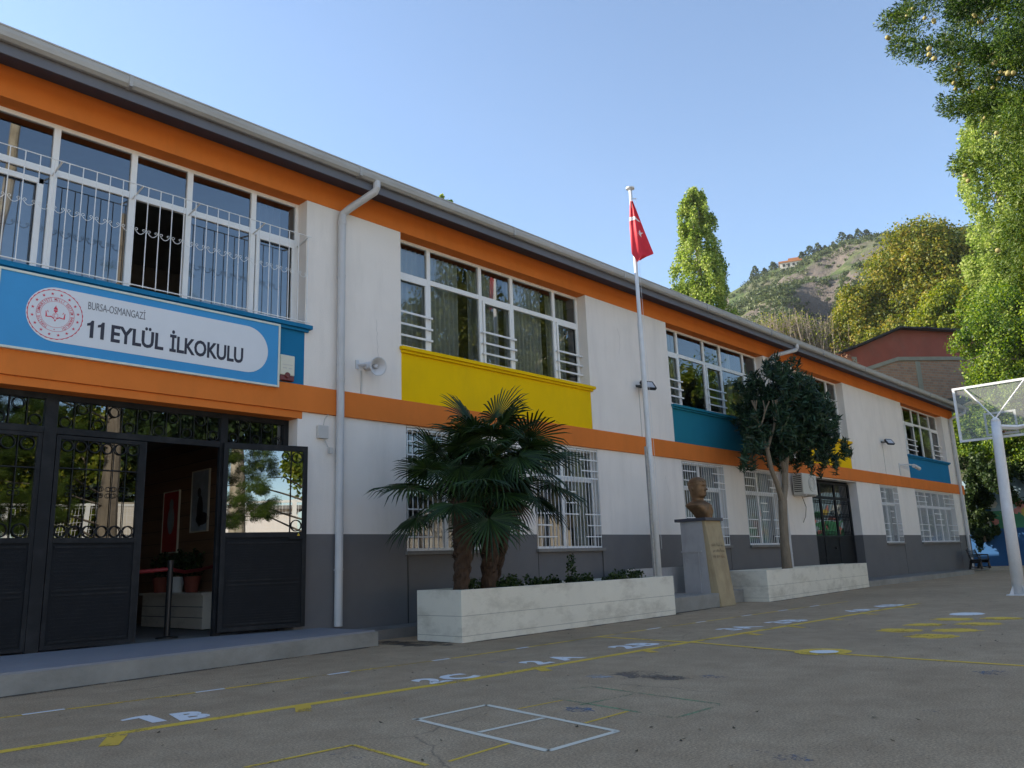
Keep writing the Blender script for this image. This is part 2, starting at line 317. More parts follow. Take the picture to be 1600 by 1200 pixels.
# fast foliage: many small leaf quads
def leaves(name, m, P, size, parent=None, aspect=.6, N=None, jit=.8, up=None):
    P = np.asarray(P, float); n = len(P)
    if N is None: N = rng.normal(size=(n,3))
    else: N = N/np.linalg.norm(N, axis=1, keepdims=True) + rng.normal(size=(n,3))*jit
    N /= np.linalg.norm(N, axis=1, keepdims=True)
    U = rng.normal(size=(n,3)) if up is None else np.asarray(up) + rng.normal(size=(n,3))*.35
    U -= N*(U*N).sum(1, keepdims=True); U /= np.linalg.norm(U, axis=1, keepdims=True)+1e-9
    W = np.cross(N, U); s = (size*rng.uniform(.6, 1.35, n))[:,None]
    V = np.stack([P-U*s*.5, P+W*s*aspect*.5+U*s*.05, P+U*s*.5, P-W*s*aspect*.5+U*s*.05], 1).reshape(-1,3)
    off = np.zeros(3); q = parent
    while q is not None: off += np.array(q.location); q = q.parent
    V -= off
    me = bpy.data.meshes.new(name); me.vertices.add(4*n); me.vertices.foreach_set('co', V.ravel())
    me.loops.add(4*n); me.loops.foreach_set('vertex_index', np.arange(4*n, dtype=np.int32))
    me.polygons.add(n); me.polygons.foreach_set('loop_start', np.arange(0, 4*n, 4, dtype=np.int32)); me.update(calc_edges=True)
    me.materials.append(M[m]); o = bpy.data.objects.new(name, me); col.objects.link(o)
    if parent is not None: o.parent = parent
    return o
def blobpts(c, rad, n, shell=.55):
    d = rng.normal(size=(n,3)); d /= np.linalg.norm(d, axis=1, keepdims=True)
    r = shell + (1-shell)*rng.random(n)**.6; r *= 1+.12*rng.normal(size=n)
    return np.array(c) + d*r[:,None]*np.array(rad), d

# ================================================================ GROUND
g = MB()
g.add([(-300,-300,0),(700,-300,0),(700,400,0),(-300,400,0)], [(0,1,2,3)])
struct(g.build('ground', 'asphalt'), 'worn brown grey asphalt of the school yard')
Z = .0015
def stroke(pts, wd, name, m, label, z=Z, wob=.0):
    b = MB()
    for (x0,y0),(x1,y1) in zip(pts[:-1], pts[1:]):
        L = math.hypot(x1-x0, y1-y0); k = max(1, int(L/.25)); nx, ny = -(y1-y0)/L, (x1-x0)/L
        vs = []
        for i in range(k+1):
            t = i/k; w0 = wd*.5*(1+random.uniform(-.12,.12)); w1 = wd*.5*(1+random.uniform(-.12,.12)); x = x0+(x1-x0)*t; y = y0+(y1-y0)*t
            vs += [(x+nx*w0, y+ny*w0, z), (x-nx*w1, y-ny*w1, z)]
        b.add(vs, [(2*i, 2*i+1, 2*i+3, 2*i+2) for i in range(k)])
    return struct(b.build(name, m), label)
def blot(cx, cy, rx, ry, name, m, label, z=Z, rag=.12, n=28, ang=0):
    b = MB(); vs = [(cx,cy,z)]
    for i in range(n):
        a = 2*math.pi*i/n; q = 1+random.uniform(-rag, rag); x, y = rx*q*math.cos(a), ry*q*math.sin(a)
        vs.append((cx+x*math.cos(ang)-y*math.sin(ang), cy+x*math.sin(ang)+y*math.cos(ang), z))
    b.add(vs, [(0, 1+i, 1+(i+1)%n) for i in range(n)]); return struct(b.build(name, m), label)
stroke([(-2,-4.9),(1.89,-5.07),(2.86,-5.14),(4.18,-5.27),(5.72,-5.42)], .12, 'painted_line', 'pyellow', 'long yellow line along the yard in front of the numbers')
stroke([(5.72,-5.42),(8.65,-5.49),(12.03,-5.58),(18.6,-5.74)], .12, 'painted_line', 'pyellow', 'far half of the long yellow line')
stroke([(-1,-3.35),(2.33,-3.47),(3.88,-3.63),(5.6,-3.72),(7.0,-3.84)], .07, 'painted_line', 'pyellowf', 'thin yellow line near the entrance step')
stroke([(7.0,-3.84),(10.3,-3.82),(13.26,-3.87),(19.2,-4.0)], .07, 'painted_line', 'pyellowf', 'thin yellow line near the planters')
for a, b_ in [((2.49,-3.48),(2.82,-3.5)),((3.95,-3.63),(4.24,-3.65)),((5.4,-3.72),(5.68,-3.73)),((6.82,-3.82),(7.08,-3.84)),((8.28,-3.84),(8.52,-3.84)),((11.36,-3.83),(11.75,-3.84)),((12.83,-3.86),(13.16,-3.86)),((14.4,-3.89),(14.78,-3.9)),((15.84,-3.93),(16.25,-3.94)),((17.27,-3.96),(17.72,-3.97))]:
    stroke([a, b_], .065, 'painted_dash', 'pwhite', 'short white dash on the thin yellow line', Z*2)
stroke([(10.07,-3.84),(9.86,-5.64),(9.42,-7.22),(9.22,-8.58),(9.05,-9.9)], .09, 'painted_line', 'pyellow', 'yellow line crossing the yard towards the hoop', Z*2)
blot(9.47,-7.5,.33,.30,'painted_spot','pyellow','yellow spot round the white disc', Z*3, .05)
blot(9.46,-7.52,.17,.155,'painted_disc','pwhite','white disc on the yellow crossing line', Z*4, .03)
for x, y in [(4.0,-5.45),(2.5,-5.4),(6.84,-5.57),(8.75,-5.65),(11.2,-5.78),(12.5,-5.84),(14.05,-5.8),(15.4,-5.9),(17.3,-5.9)]:
    stroke([(x+.1,y+.2),(x-.1,y-.14)], .13, 'painted_tick', 'pyellowf', 'short yellow tick below the long yellow line', Z*2)
stroke([(4.17,-6.64),(4.91,-6.65),(4.63,-8.15),(3.94,-8.14),(4.19,-6.6)], .05, 'painted_hopscotch', 'pcream', 'white two square hopscotch outline', Z*2)
stroke([(4.10,-7.38),(4.73,-7.42)], .045, 'painted_hopscotch', 'pcream', 'white bar halving the hopscotch outline', Z*2)
stroke([(2.63,-6.93),(3.37,-6.97),(3.28,-7.8)], .035, 'painted_line', 'pyellow', 'yellow hopscotch corner at the bottom of the yard', Z*2)
stroke([(3.42,-7.83),(4.0,-7.79)], .03, 'painted_line', 'pyellow', 'thin yellow piece left of the white hopscotch')
stroke([(4.74,-7.79),(5.27,-7.78)], .03, 'painted_line', 'pyellowf', 'thin yellow piece right of the white hopscotch')
stroke([(4.92,-6.99),(5.41,-7.03)], .03, 'painted_line', 'pyellowf', 'thin yellow piece above the white hopscotch')
stroke([(5.6,-6.62),(6.11,-6.79),(5.87,-8.23),(5.22,-8.22),(5.45,-6.9)], .04, 'painted_hopscotch', 'pgreen', 'faint green hopscotch outline')
stroke([(5.3,-7.3),(5.95,-7.35)], .04, 'painted_hopscotch', 'pgreen', 'faint green bar of the hopscotch')
for x, y, rx, ry in [(5.13,-7.42,.1,.13),(6.45,-9.53,.12,.16),(4.57,-9.3,.09,.18),(7.14,-7.43,.1,.17),(3.18,-7.19,.08,.13),(8.5,-9.52,.14,.2)]:
    blot(x, y, rx, ry, 'painted_spot', 'pblue', 'faded blue paint spot on the asphalt', Z, .25)
for x, y in [(12.37,-7.38),(13.35,-7.42),(14.53,-7.49),(14.81,-8.08),(13.71,-8.06),(12.59,-8.06),(11.68,-8.0)]:
    blot(x, y, .30, .30, 'painted_spot', 'pyellowf', 'worn yellow paint spot of a floor game', Z, .2)
    blot(x+.05, y, .22, .22, 'painted_spot', 'pyellow', 'worn yellow centre of a floor game spot', Z*2, .2)
blot(15.69,-7.38,.36,.26,'painted_disc','pwhite','white disc beyond the yellow spots', Z*2, .05)
blot(6.67,-6.43,.11,.17,'painted_spot','pwhitef','faded white patch on the asphalt', Z, .3)
blot(6.98,-6.78,.24,.36,'damp_stain','pstain','brown damp stain on the asphalt', Z, .22); blot(6.9,-7.1,.16,.2,'damp_stain','pstain','small damp stain beside the larger one', Z*2, .22)
def ground_text(t, x, y, size, rot=0, m='pwhite', xs=1., lab=''):
    b = MB(); b.text(t, size, Matrix.Translation((x, y, Z*2)) @ Matrix.Rotation(rot, 4, 'Z'), bold=size*.05, ext=0, xs=xs, sp=1.15); return struct(b.build('painted_lettering', m), lab)
ground_text('B', 3.13,-5.02,.54, R(-13), xs=.82, lab='white stencilled B on the asphalt')
q = MB(); mt = Matrix.Translation((2.97,-4.93,Z*2)) @ Matrix.Rotation(R(-5),4,'Z'); q.add([mt @ Vector(p) for p in [(0,0,0),(.11,0,0),(.11,.42,0),(.0,.42,0),(-.13,.36,0),(-.13,.30,0),(0,.32,0)]],[(0,1,2,3,6),(3,4,5,6)]); struct(q.build('painted_lettering','pwhite'),'white stencilled figure one on the asphalt')
ground_text('2C', 5.50,-5.30,.52, R(-5), xs=.95, lab='white stencilled 2C on the asphalt')
ground_text('2 A', 7.12,-5.27,.50, R(-2), xs=.95, lab='white stencilled 2 A on the asphalt')
ground_text('2B', 8.87,-5.22,.52, R(-6), xs=1.15, lab='white stencilled 2B on the asphalt')
ground_text('3A', 11.65,-5.22,.52, R(-6), xs=1.15, lab='white stencilled 3A on the asphalt')
ground_text('3B', 13.02,-5.36,.55, R(-6), xs=1.3, lab='white stencilled 3B on the asphalt')
ground_text('4A', 15.9,-5.5,.52, R(-3), xs=1.3, lab='white stencilled 4A on the asphalt')
ground_text('4B', 17.3,-5.55,.55, R(-3), xs=1.4, lab='white stencilled 4B on the asphalt')
ground_text('3', 7.05,-4.75,.32, 0, 'pwhitef', lab='faint white 3 on the asphalt'); ground_text('1 A', 4.3,-5.0,.42, R(-8), 'pwhitef', lab='faint older lettering on the asphalt')
# dirt and little litter on the yard
lb = MB()
for i in range(420):
    x = random.uniform(2.5, 24); y = random.uniform(-9.8, -3.0); s_ = random.uniform(.004, .014)
    a = random.uniform(0, 6.28); c, s = math.cos(a)*s_, math.sin(a)*s_
    lb.add([(x-c*1.6,y-s*1.6,.004),(x+s,y-c,.004),(x+c*1.6,y+s*1.6,.004+s_*.7),(x-s,y+c,.005)], [(0,1,2),(0,2,3)])
tag(lb.build('fallen_leaf_litter', 'palmdead'), 'tiny dry leaf crumbs strewn over the yard', 'leaf litter', kind='stuff')
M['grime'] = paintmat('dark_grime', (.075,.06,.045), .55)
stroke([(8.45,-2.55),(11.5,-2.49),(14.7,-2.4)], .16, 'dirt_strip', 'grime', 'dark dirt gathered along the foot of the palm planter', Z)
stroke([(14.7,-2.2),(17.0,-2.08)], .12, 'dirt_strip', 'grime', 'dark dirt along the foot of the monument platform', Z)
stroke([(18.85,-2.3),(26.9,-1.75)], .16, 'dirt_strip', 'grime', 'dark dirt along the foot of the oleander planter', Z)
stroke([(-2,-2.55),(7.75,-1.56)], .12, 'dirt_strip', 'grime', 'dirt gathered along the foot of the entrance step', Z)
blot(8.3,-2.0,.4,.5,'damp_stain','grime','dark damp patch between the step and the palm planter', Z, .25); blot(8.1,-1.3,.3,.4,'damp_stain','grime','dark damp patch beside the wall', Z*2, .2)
# pavement strip along the facade, kerb apron at the far door
p = MB(); p.box(7.81, 26.6, -.75, .02, 0, .15); p.box(26.6, 38.6, -1.55, .02, 0, .14); p.box(38.6, 45.9, -.6, .02, 0, .1)
struct(p.build('pavement', 'pave'), 'low concrete pavement along the school wall')
k = MB(); k.box(26.6, 38.9, -1.68, -1.55, 0, .17); struct(k.build('kerb', 'riser'), 'pale concrete kerb before the far door')
st = thing('entrance_step', (5, -1.5, 0), 'long low grey painted step before the open entrance doors', 'step')
s1 = MB(); s1.hexa([(-6,-2.9,0),(7.8,-1.5,0),(7.8,.28,0),(-6,.28,0)], [(-6,-2.9,.2),(7.8,-1.5,.2),(7.8,.28,.2),(-6,.28,.2)]); s1.build('riser', 'riser', st)
s1 = MB(); s1.hexa([(-6,-2.86,.2),(7.77,-1.46,.2),(7.77,.28,.2),(-6,.28,.2)], [(-6,-2.86,.221),(7.77,-1.46,.221),(7.77,.28,.221),(-6,.28,.221)]); s1.build('tread', 'step', st)

# ================================================================ SCHOOL BUILDING
SB = thing('school_building', (20, 5, 0), 'long two storey white school with orange bands and coloured spandrels', 'school')
X0, X1, DEP = -8.0, 45.75, 17.0  # unseen rear depth stretched so the building shades the mural wall
UP = [(1.6,7.4),(9.5,15.3),(18.9,24.72),(26.9,31.3),(37.9,43.8)]
LOW = [(9.6,11.85,1.4,3.66),(13.15,15.42,1.4,3.66),(19.15,21.42,1.4,3.66),(22.6,24.85,1.4,3.66),(27.35,31.5,.15,3.66),(33.95,36.0,1.4,3.66),(38.2,43.85,1.4,3.66)]
TW = .36
wb = MB(); x = X0                                   # upper white piers
for a, b_ in UP: wb.box(x, a, 0, TW, 4.15, 7.5); x = b_
wb.box(x, X1, 0, TW, 4.15, 7.5)
for a, b_ in UP: wb.box(a, b_, .012, TW, 4.15, 5.08)      # spandrel backing
# lower wall, white above 1.7
x = X0; gb = MB()
for (a, b_, z0, z1) in [(1.3,7.3,.0,3.66)] + LOW:
    wb.box(x, a, 0, TW, 1.7, 3.7); gb.box(x, a, 0, TW, 0, 1.7)
    gb.build('wall_base', 'grey', SB); gb = MB()
    if z0 > 1: gb.box(a, b_, .015, TW, 0, z0); gb.build('wall_base', 'grey', SB); gb = MB()
    if z1 < 3.7: wb.box(a, b_, .015, TW, z1, 3.7)
    x = b_
wb.box(x, X1, 0, TW, 1.7, 3.7); gb.box(x, X1, 0, TW, 0, 1.7)
wb.box(X0, X0+.3, TW, DEP, 0, 8); wb.box(X1-.3, X1, TW, DEP, 1.7, 7.95); gb.box(X1-.3, X1, TW, DEP, 0, 1.7); wb.box(X0+.3, X1-.3, DEP-.3, DEP, 0, 7.95)
wb.build('wall', 'white', SB); gb.build('wall_base', 'grey', SB)
ob = MB(); ob.box(X0, X1+.03, -.05, TW-.01, 3.7, 4.15); ob.box(X0, 7.38, -.012, TW-.01, 3.58, 3.7); ob.build('band', 'orange', SB, bevel=.008)
ob = MB(); ob.box(X0, X1+.02, -.012, TW-.01, 7.5, 7.96); ob.build('frieze', 'orange', SB)
ob = MB(); ob.box(X0, X1, TW+.01, DEP-.3, 3.72, 4.1); ob.box(X0, X1, TW+.01, DEP-.3, 7.9, 7.98)
ob.box(X0+.3, X1-.3, 6, 6.15, 4.1, 7.9); ob.box(7.6, X1-.3, 4.6, 4.75, .2, 3.72)
for x in (8.5, 16.9, 25.7, 34.5): ob.box(x, x+.15, TW+.02, 6, 4.1, 7.9)
for x in (8.0, 12.4, 17.2, 22.0, 26.4, 33.0, 37.2): ob.box(x, x+.15, TW+.02, 4.6, .2, 3.72)
ob.build('inner_walls', 'room', SB)
ob = MB(); ob.box(X0, X1, TW+.01, DEP-.3, .02, .2); ob.build('inner_floor', 'pave', SB)
# spandrel panels with projecting sills
for (a, b_), c in zip(UP, ['blue','yellow','teal','yellow','blue']):
    q = MB(); q.box(a, b_, -.004, .012, 4.15, 5.08); q.box(a-.04, b_+.1, -.10, .30, 5.12, 5.19); q.box(a-.01, b_+.05, -.055, .012, 5.07, 5.12)
    q.build('spandrel', c, SB, bevel=.006)
for (a, b_, z0, z1) in LOW:
    if z0 > 1: q = MB(); q.box(a-.04, b_+.04, -.07, .26, z0-.07, z0); q.build('sill', 'pave', SB, bevel=.006)
# eaves
q = MB(); q.box(X0, X1+.5, -.56, 0.0, 7.965, 7.985); q.box(X0, X1+.5, -.56, -.54, 7.80, 7.965); q.build('soffit', 'soffit', SB)
q = MB(); q.box(X0, X1+.52, -.585, -.562, 7.78, 8.05); q.build('fascia', 'fascia', SB)
q = MB()
prof = [(-.60,7.93),(-.66,7.925),(-.71,7.96),(-.725,8.02),(-.725,8.075),(-.735,8.08),(-.735,8.10),(-.70,8.10),(-.70,8.0),(-.62,7.97),(-.60,8.12),(-.59,8.12)]
n = len(prof); vs = [(X0,y,z) for y,z in prof]+[(X1+.55,y,z) for y,z in prof]
q.add(vs, [(i,(i+1)%n,n+(i+1)%n,n+i) for i in range(n)]+[tuple(range(n)),tuple(reversed(range(n,2*n)))])
for i in range(14): q.box(X0+4*i, X0+4*i+.05, -.738, -.60, 7.92, 8.09)
q.build('gutter', 'gutter', SB)
q = MB(); q.add([(X0,-.68,8.1),(X1+.6,-.68,8.1),(X1-6,8.5,10.0),(X0,8.5,10.0),(X1+.6,17.6,8.1),(X0,17.6,8.1),(X0,-.68,7.99),(X1+.6,-.56,7.99),(X1+.6,17.6,7.99),(X0,17.6,7.99)], [(0,1,2,3),(3,2,4,5),(1,4,2),(1,7,8,4),(6,9,8,7)])
q.build('roof', 'rooftile', SB)
def downpipe(xt, xw, zb, name='downpipe'):
    q = MB(); yo = -.1
    pts = [(xt,-.66,7.96),(xt,-.66,7.84),(xt-.01,-.62,7.77),(xw+.1,yo-.12,7.52),(xw+.02,yo,7.42),(xw,yo,7.3),(xw,yo,zb)]
    q.tube(pts, .068, 12)
    q.lathe([(.075,0),(.075,.1)], (xw,yo,7.2), n=12)
    for z in (6.2,4.6,2.9,1.1):
        if z > zb: q.lathe([(.074,0),(.074,.035)], (xw,yo,z), n=12); q.box(xw-.03, xw+.03, yo, .0, z, z+.03)
    q.lathe([(.076,0),(.076,.07)], (xw,yo,4.3), n=12); q.lathe([(.076,0),(.076,.07)], (xw,yo,zb+1.5), n=12)
    return q.build(name, 'pipe', SB, smooth=False)
downpipe(8.42, 8.07, .22); downpipe(25.95, 25.0, .15); downpipe(45.6, 44.9, .1)
rnd = random.Random(77)
for cx_, cz_, ln_ in ((8.9,5.6,.9),(16.6,6.9,.7),(18.3,3.2,.8),(12.4,2.9,.6),(33.2,6.4,1.0),(25.6,2.3,.5)):
    q = MB(); x, z = cx_, cz_
    for k in range(14):
        x2 = x+rnd.uniform(-.03,.045); z2 = z-ln_/14; q.add([(x,-.0012,z),(x+.004,-.0012,z),(x2+.004,-.0012,z2),(x2,-.0012,z2)],[(0,3,2,1)]); x, z = x2, z2
    q.build('hairline_crack','pave',SB)
# trim lines on grey base
for x in (9.62, 11.86, 13.16, 15.41): q = MB(); q.box(x-.006, x+.006, -.003, .0, .15, 1.32); q.build('joint', 'iron', SB)

# ---- windows
def corr(b, x0, x1, y, z0, z1, amp=.035, wl=.13, ph=0.):
    n = max(2, int((x1-x0)/wl*7)); vs = []
    for i in range(n+1):
        x = x0+(x1-x0)*i/n; yy = y+amp*math.sin(2*math.pi*(x-x0)/wl+ph+.8*math.sin(x*2.3))
        vs += [(x,yy,z0),(x,yy,z1)]
    b.add(vs, [(2*i,2*i+2,2*i+3,2*i+1) for i in range(n)])
def window_upper(x0, x1, fr, ops, z0=5.19, z1=7.5, yg=.30, tz=6.76, curt=(), guard=True, openp=None, cm='curtain', glass='glass_up', label=None):
    """fr: fractions of the mullions, ops: which lower lights are opening sashes"""
    f = MB(); y0, y1 = yg-.035, yg+.035; t = .062
    f.box(x0, x0+t, y0, y1, z0, z1); f.box(x1-t, x1, y0, y1, z0, z1); f.box(x0+t, x1-t, y0, y1, z1-t, z1); f.box(x0+t, x1-t, y0, y1, z0, z0+t)
    xs = [x0+t] + [x0+(x1-x0)*q for q in fr] + [x1-t]
    for q in xs[1:-1]: f.box(q-.045, q+.045, y0-.004, y1-.002, z0+t, z1-t)
    edges = []
    for i in range(len(xs)-1):
        a = xs[i]+(.045 if i else 0); b_ = xs[i+1]-(.045 if i < len(xs)-2 else 0); edges.append((a, b_)); f.box(a, b_, y0, y1-.003, tz-.05, tz+.05)
    W = f.build('window', 'pvc', SB, bevel=.004)
    if label: W['label'] = label
    g_ = MB()
    for i, (a, b_) in enumerate(edges):
        s_ = MB(); gs = MB()
        g_.add([(a,yg,tz+.05),(b_,yg,tz+.05),(b_,yg,z1-t),(a,yg,z1-t)], [(0,1,2,3)])
        if openp == i: continue
        g_.add([(a,yg,z0+t),(b_,yg,z0+t),(b_,yg,tz-.05),(a,yg,tz-.05)], [(0,1,2,3)])
        if i in ops:
            u = .055; za, zb = z0+t+.012, tz-.062; a2, b2 = a+.012, b_-.012; ys = y0-.028
            s_.box(a2, a2+u, ys, y0+.01, za, zb); s_.box(b2-u, b2, ys, y0+.01, za, zb); s_.box(a2+u, b2-u, ys, y0+.01, zb-u, zb); s_.box(a2+u, b2-u, ys, y0+.01, za, za+u)
            if guard:
                for zz in (5.50, 5.73, 5.97): gs.box(a-.07, b_+.07, ys-.06, ys-.045, zz-.02, zz+.02); gs.box(a-.06, a-.03, ys-.045, y0, zz-.012, zz+.012); gs.box(b_+.03, b_+.06, ys-.045, y0, zz-.012, zz+.012)
        if s_.v: s_.build('sash', 'pvc', W, bevel=.003)
        if gs.v: gs.build('guard_bars', 'grillewhite', W)
    g_.build('pane', glass, W)
    for (a, b_, yy) in curt:
        c = MB(); corr(c, x0+(x1-x0)*a, x0+(x1-x0)*b_, yg+yy, z0-.1, z1-.05); c.build('curtain', cm, W, smooth=True)
    return W, edges
FR = [.163,.417,.59,.843]
window_upper(*UP[1], FR, (0,2,4), curt=((.03,.34,.22),(.40,.56,.25),(.58,.80,.2),(.86,.98,.3)), label='wide white window above the yellow spandrel and palm')
window_upper(*UP[2], FR, (0,2,4), curt=((.12,.2,.22),(.60,.66,.2),(.75,.8,.3)), glass='glass', label='wide white window above the teal spandrel')
window_upper(*UP[3], [.2,.5,.8], (0,2), curt=((.3,.42,.2),), glass='glass', label='white window behind the oleander crown')
window_upper(*UP[4], [.163,.38,.56,.80], (1,4), curt=((.08,.3,.2),(.75,.95,.3)), glass='glass', label='far white window above the blue spandrel')
W0, E0 = window_upper(1.6,7.4,[.317,.505,.657,.85],(4,), guard=False, openp=2, curt=((.88,.97,.3),), glass='glass_sky', cm='curtainblue', label='window with scrolled railing above the school sign')
q = MB()      # slid sash with a white inner frame in the first light
a, b_ = E0[0]; q.box(a+.3, b_-.03, .36, .40, 5.25, 6.62)
s_ = MB(); s_.box(b_-.16, b_-.08, .24, .275, 5.25, 6.6); s_.box(a+.2, b_-.08, .24, .275, 6.52, 6.6); s_.build('sash', 'pvc', W0, bevel=.003)
q.build('blind', 'curtainblue', W0)

# railing in front of the window over the sign
RL = thing('window_railing', (4.5,-.12,5.2), 'white bar railing with a row of scrolls before the window above the sign', 'railing')
q = MB(); q.tube([(1.4,-.12,6.77),(7.42,-.12,6.77)], .008, 6); q.tube([(1.4,-.12,5.22),(7.42,-.12,5.22)], .01, 6); q.build('rail', 'grillewhite', RL)
q = MB(); xb = []
x = 1.5
while x < 7.4: xb.append(x); x += .183
for x in xb: q.tube([(x,-.12,5.2),(x,-.12,6.77)], .0075, 6)
q.build('bars', 'grillewhite', RL)
q = MB()
for i, x in enumerate(xb[:-1]):
    c = x+.0915; pts = []
    for k in range(13):    # shallow hanging arc ending in curls
        t = -1+2*k/12; pts.append((c+t*.062, -.125, 6.05-.045*(1-t*t)))
    q.tube(pts, .0045, 5)
    for sgn in (-1, 1):
        pts = [(c+sgn*(.062+.0), -.125, 6.05)]
        for k in range(12):
            a = R(-20)+k*R(30); r_ = .026*(1-k/16); pts.append((c+sgn*(.05+r_*math.cos(a)), -.125, 6.072+r_*math.sin(a)))
        q.tube(pts, .004, 5)
q.build('scrollwork', 'grillewhite', RL)
q = MB()
for x in (3.42,4.53,5.41,6.53,7.38): q = MB(); q.bar((x,-.12,6.77),(x,.27,6.70),.022); q.build('bracket', 'grillewhite', RL)

# lower windows with white grilles
def window_lower(x0, x1, z0, z1, idx, label):
    f = MB(); yg = .2; y0, y1 = yg-.03, yg+.03; t = .055; tz = 2.95; zb = z0+.0
    f.box(x0, x0+t, y0, y1, zb, z1); f.box(x1-t, x1, y0, y1, zb, z1); f.box(x0+t, x1-t, y0, y1, z1-t, z1); f.box(x0+t, x1-t, y0, y1, zb, zb+t)
    n = max(2, round((x1-x0)/1.0)); f.box(x0+t, x1-t, y0+.002, y1-.002, tz-.045, tz+.045)
    for i in range(1, n): q = x0+(x1-x0)*i/n; f.box(q-.045, q+.045, y0-.004, y1-.004, zb+t, z1-t)
    W = f.build('window', 'pvc', SB, bevel=.004); W['label'] = label
    g_ = MB(); g_.add([(x0+t,yg,zb+t),(x1-t,yg,zb+t),(x1-t,yg,z1-t),(x0+t,yg,z1-t)], [(0,1,2,3)]); g_.build('pane', 'glass', W)
    c = MB(); corr(c, x0+.74*(x1-x0), x1-.05, yg+.16, z0, z1, .03, .11); c.build('curtain', 'curtainblue' if idx in (2,3) else 'curtain', W, smooth=True)
    b = MB(); yb = .02; nb = int((x1-x0)/.125); st_ = (x1-x0-.06)/nb
    for zz in (z0+.02, z1-.03, 2.98): b.box(x0+.02, x1-.02, yb-.012, yb+.0, zz-.015, zz+.015)
    for i in range(nb+1): xx = x0+.03+i*st_; b.box(xx-.0065, xx+.0065, yb-.024, yb-.012, z0, z1-.02)
    wn = x1-x0; rows = {0:(z0+.28,z0+.53,z0+.78),1:(3.2,3.42),2:(2.2,2.42)}
    def seg(a, c_, zz): b.box(x0+.03+a*(wn-.06), x0+.03+c_*(wn-.06), yb-.036, yb-.024, zz-.013, zz+.013)
    for j, zz in enumerate((z0+.25, z0+.5, z0+.75)): seg(0, .28-.06*(j==1), zz); seg(.74+.04*(j==1), 1, zz)
    for j, zz in enumerate((2.15,2.4,2.65)): seg(.40+.04*(j==1), .64-.02*j, zz)
    for j, zz in enumerate((3.15,3.4)): seg(0, .26+.04*j, zz); seg(.72-.03*j, 1, zz)
    b.build('grille', 'grillewhite', W)
    return W
labs = ['barred window left of the palm trunks','barred window right of the palms','barred window behind the bronze bust','barred window behind the oleander trunk',None,'narrow barred window beyond the dark double door','wide barred window at the far end']
for i, (a, b_, z0, z1) in enumerate(LOW):
    if z0 > 1: window_lower(a, b_, z0, z1, i, labs[i])

# ---- iron doors
def ringrow(b, xs, z, r, y, rr_=.009):
    for x in xs: b.ring((x,y,z), r, rr_, (0,1,0), 18, 5)
def iron_leaf(x0, x1, z0, zg0, z1, y, parent, nb=6, rings_top=True, scroll=True, name='door_leaf'):
    f = MB(); t = .055
    f.box(x0, x0+t, y-.025, y+.025, z0, z1); f.box(x1-t, x1, y-.025, y+.025, z0, z1); f.box(x0+t, x1-t, y-.025, y+.025, z1-t, z1); f.box(x0+t, x1-t, y-.025, y+.025, z0, z0+.05); f.box(x0+t, x1-t, y-.03, y+.03, zg0-.07, zg0)
    L = f.build(name, 'iron', parent, bevel=.003)
    s = MB(); s.box(x0+t, x1-t, y-.008, y+.008, z0+.05, zg0-.07); s.build('lower_panel', 'irondot', L)
    s = MB(); zm = (z0+zg0)*.5; 
    for zz in (z0+.09, zm-.03, zm+.03, zg0-.12): s.box(x0+t+.03, x1-t-.03, y-.016, y-.008, zz-.012, zz+.012)
    k = z0+.13
    while k < zg0-.15:
        if abs(k-zm) > .07: s.box(x0+t+.05, x1-t-.05, y-.012, y-.008, k-.004, k+.004)
        k += .05
    s.build('panel_ribs', 'iron', L)
    g_ = MB(); g_.add([(x0+t,y+.012,zg0),(x1-t,y+.012,zg0),(x1-t,y+.012,z1-t),(x0+t,y+.012,z1-t)], [(0,1,2,3)]); g_.build('pane', 'glass_door', L)
    b = MB(); wd = (x1-x0-2*t)/nb; r = min(wd*.42, .085)
    xs = [x0+t+wd*(i+.5) for i in range(nb)]
    for i in range(1, nb): b.tube([(x0+t+wd*i,y-.015,zg0),(x0+t+wd*i,y-.015,z1-t)], .007, 5)
    ringrow(b, xs, zg0+r+.01, r, y-.015)
    if rings_top: ringrow(b, xs, z1-t-r-.01, r, y-.015); b.box(x0+t, x1-t, y-.02, y-.01, z1-t-2*r-.25, z1-t-2*r-.235)
    if scroll:
        for i in range(1, nb):
            xc = x0+t+wd*i
            for sx in (-1,1):
                for sz in (-1,1): b.ring((xc+sx*.035,y-.015,zg0+.62+sz*.045), .032, .0045, (0,1,0), 10, 4)
    b.build('grille', 'iron', L); return L
DR = bpy.data.objects.new('door', None); DR.location = (4.5,.3,.22); DR.parent = SB; DR.matrix_parent_inverse = Matrix.Identity(4); DR.location = Vector((4.5,.3,.22))-SB.location; col.objects.link(DR); DR['label'] = 'dark iron entrance with ring ornaments and one leaf open'
q = MB(); yd = .3
for x0_, x1_ in ((1.3,1.38),(2.0,2.1),(3.60,3.76),(6.10,6.22),(7.2,7.3)): q.box(x0_, x1_, yd-.04, yd+.04, .22, 3.58)
for a, b_ in ((1.38,2.0),(2.1,3.60),(3.76,6.10),(6.22,7.2)): q.box(a, b_, yd-.04, yd+.04, 3.50, 3.58); q.box(a, b_, yd-.035, yd+.035, 3.04, 3.13)
q.build('door_frame', 'iron', DR, bevel=.004)
q = MB(); gq = MB()
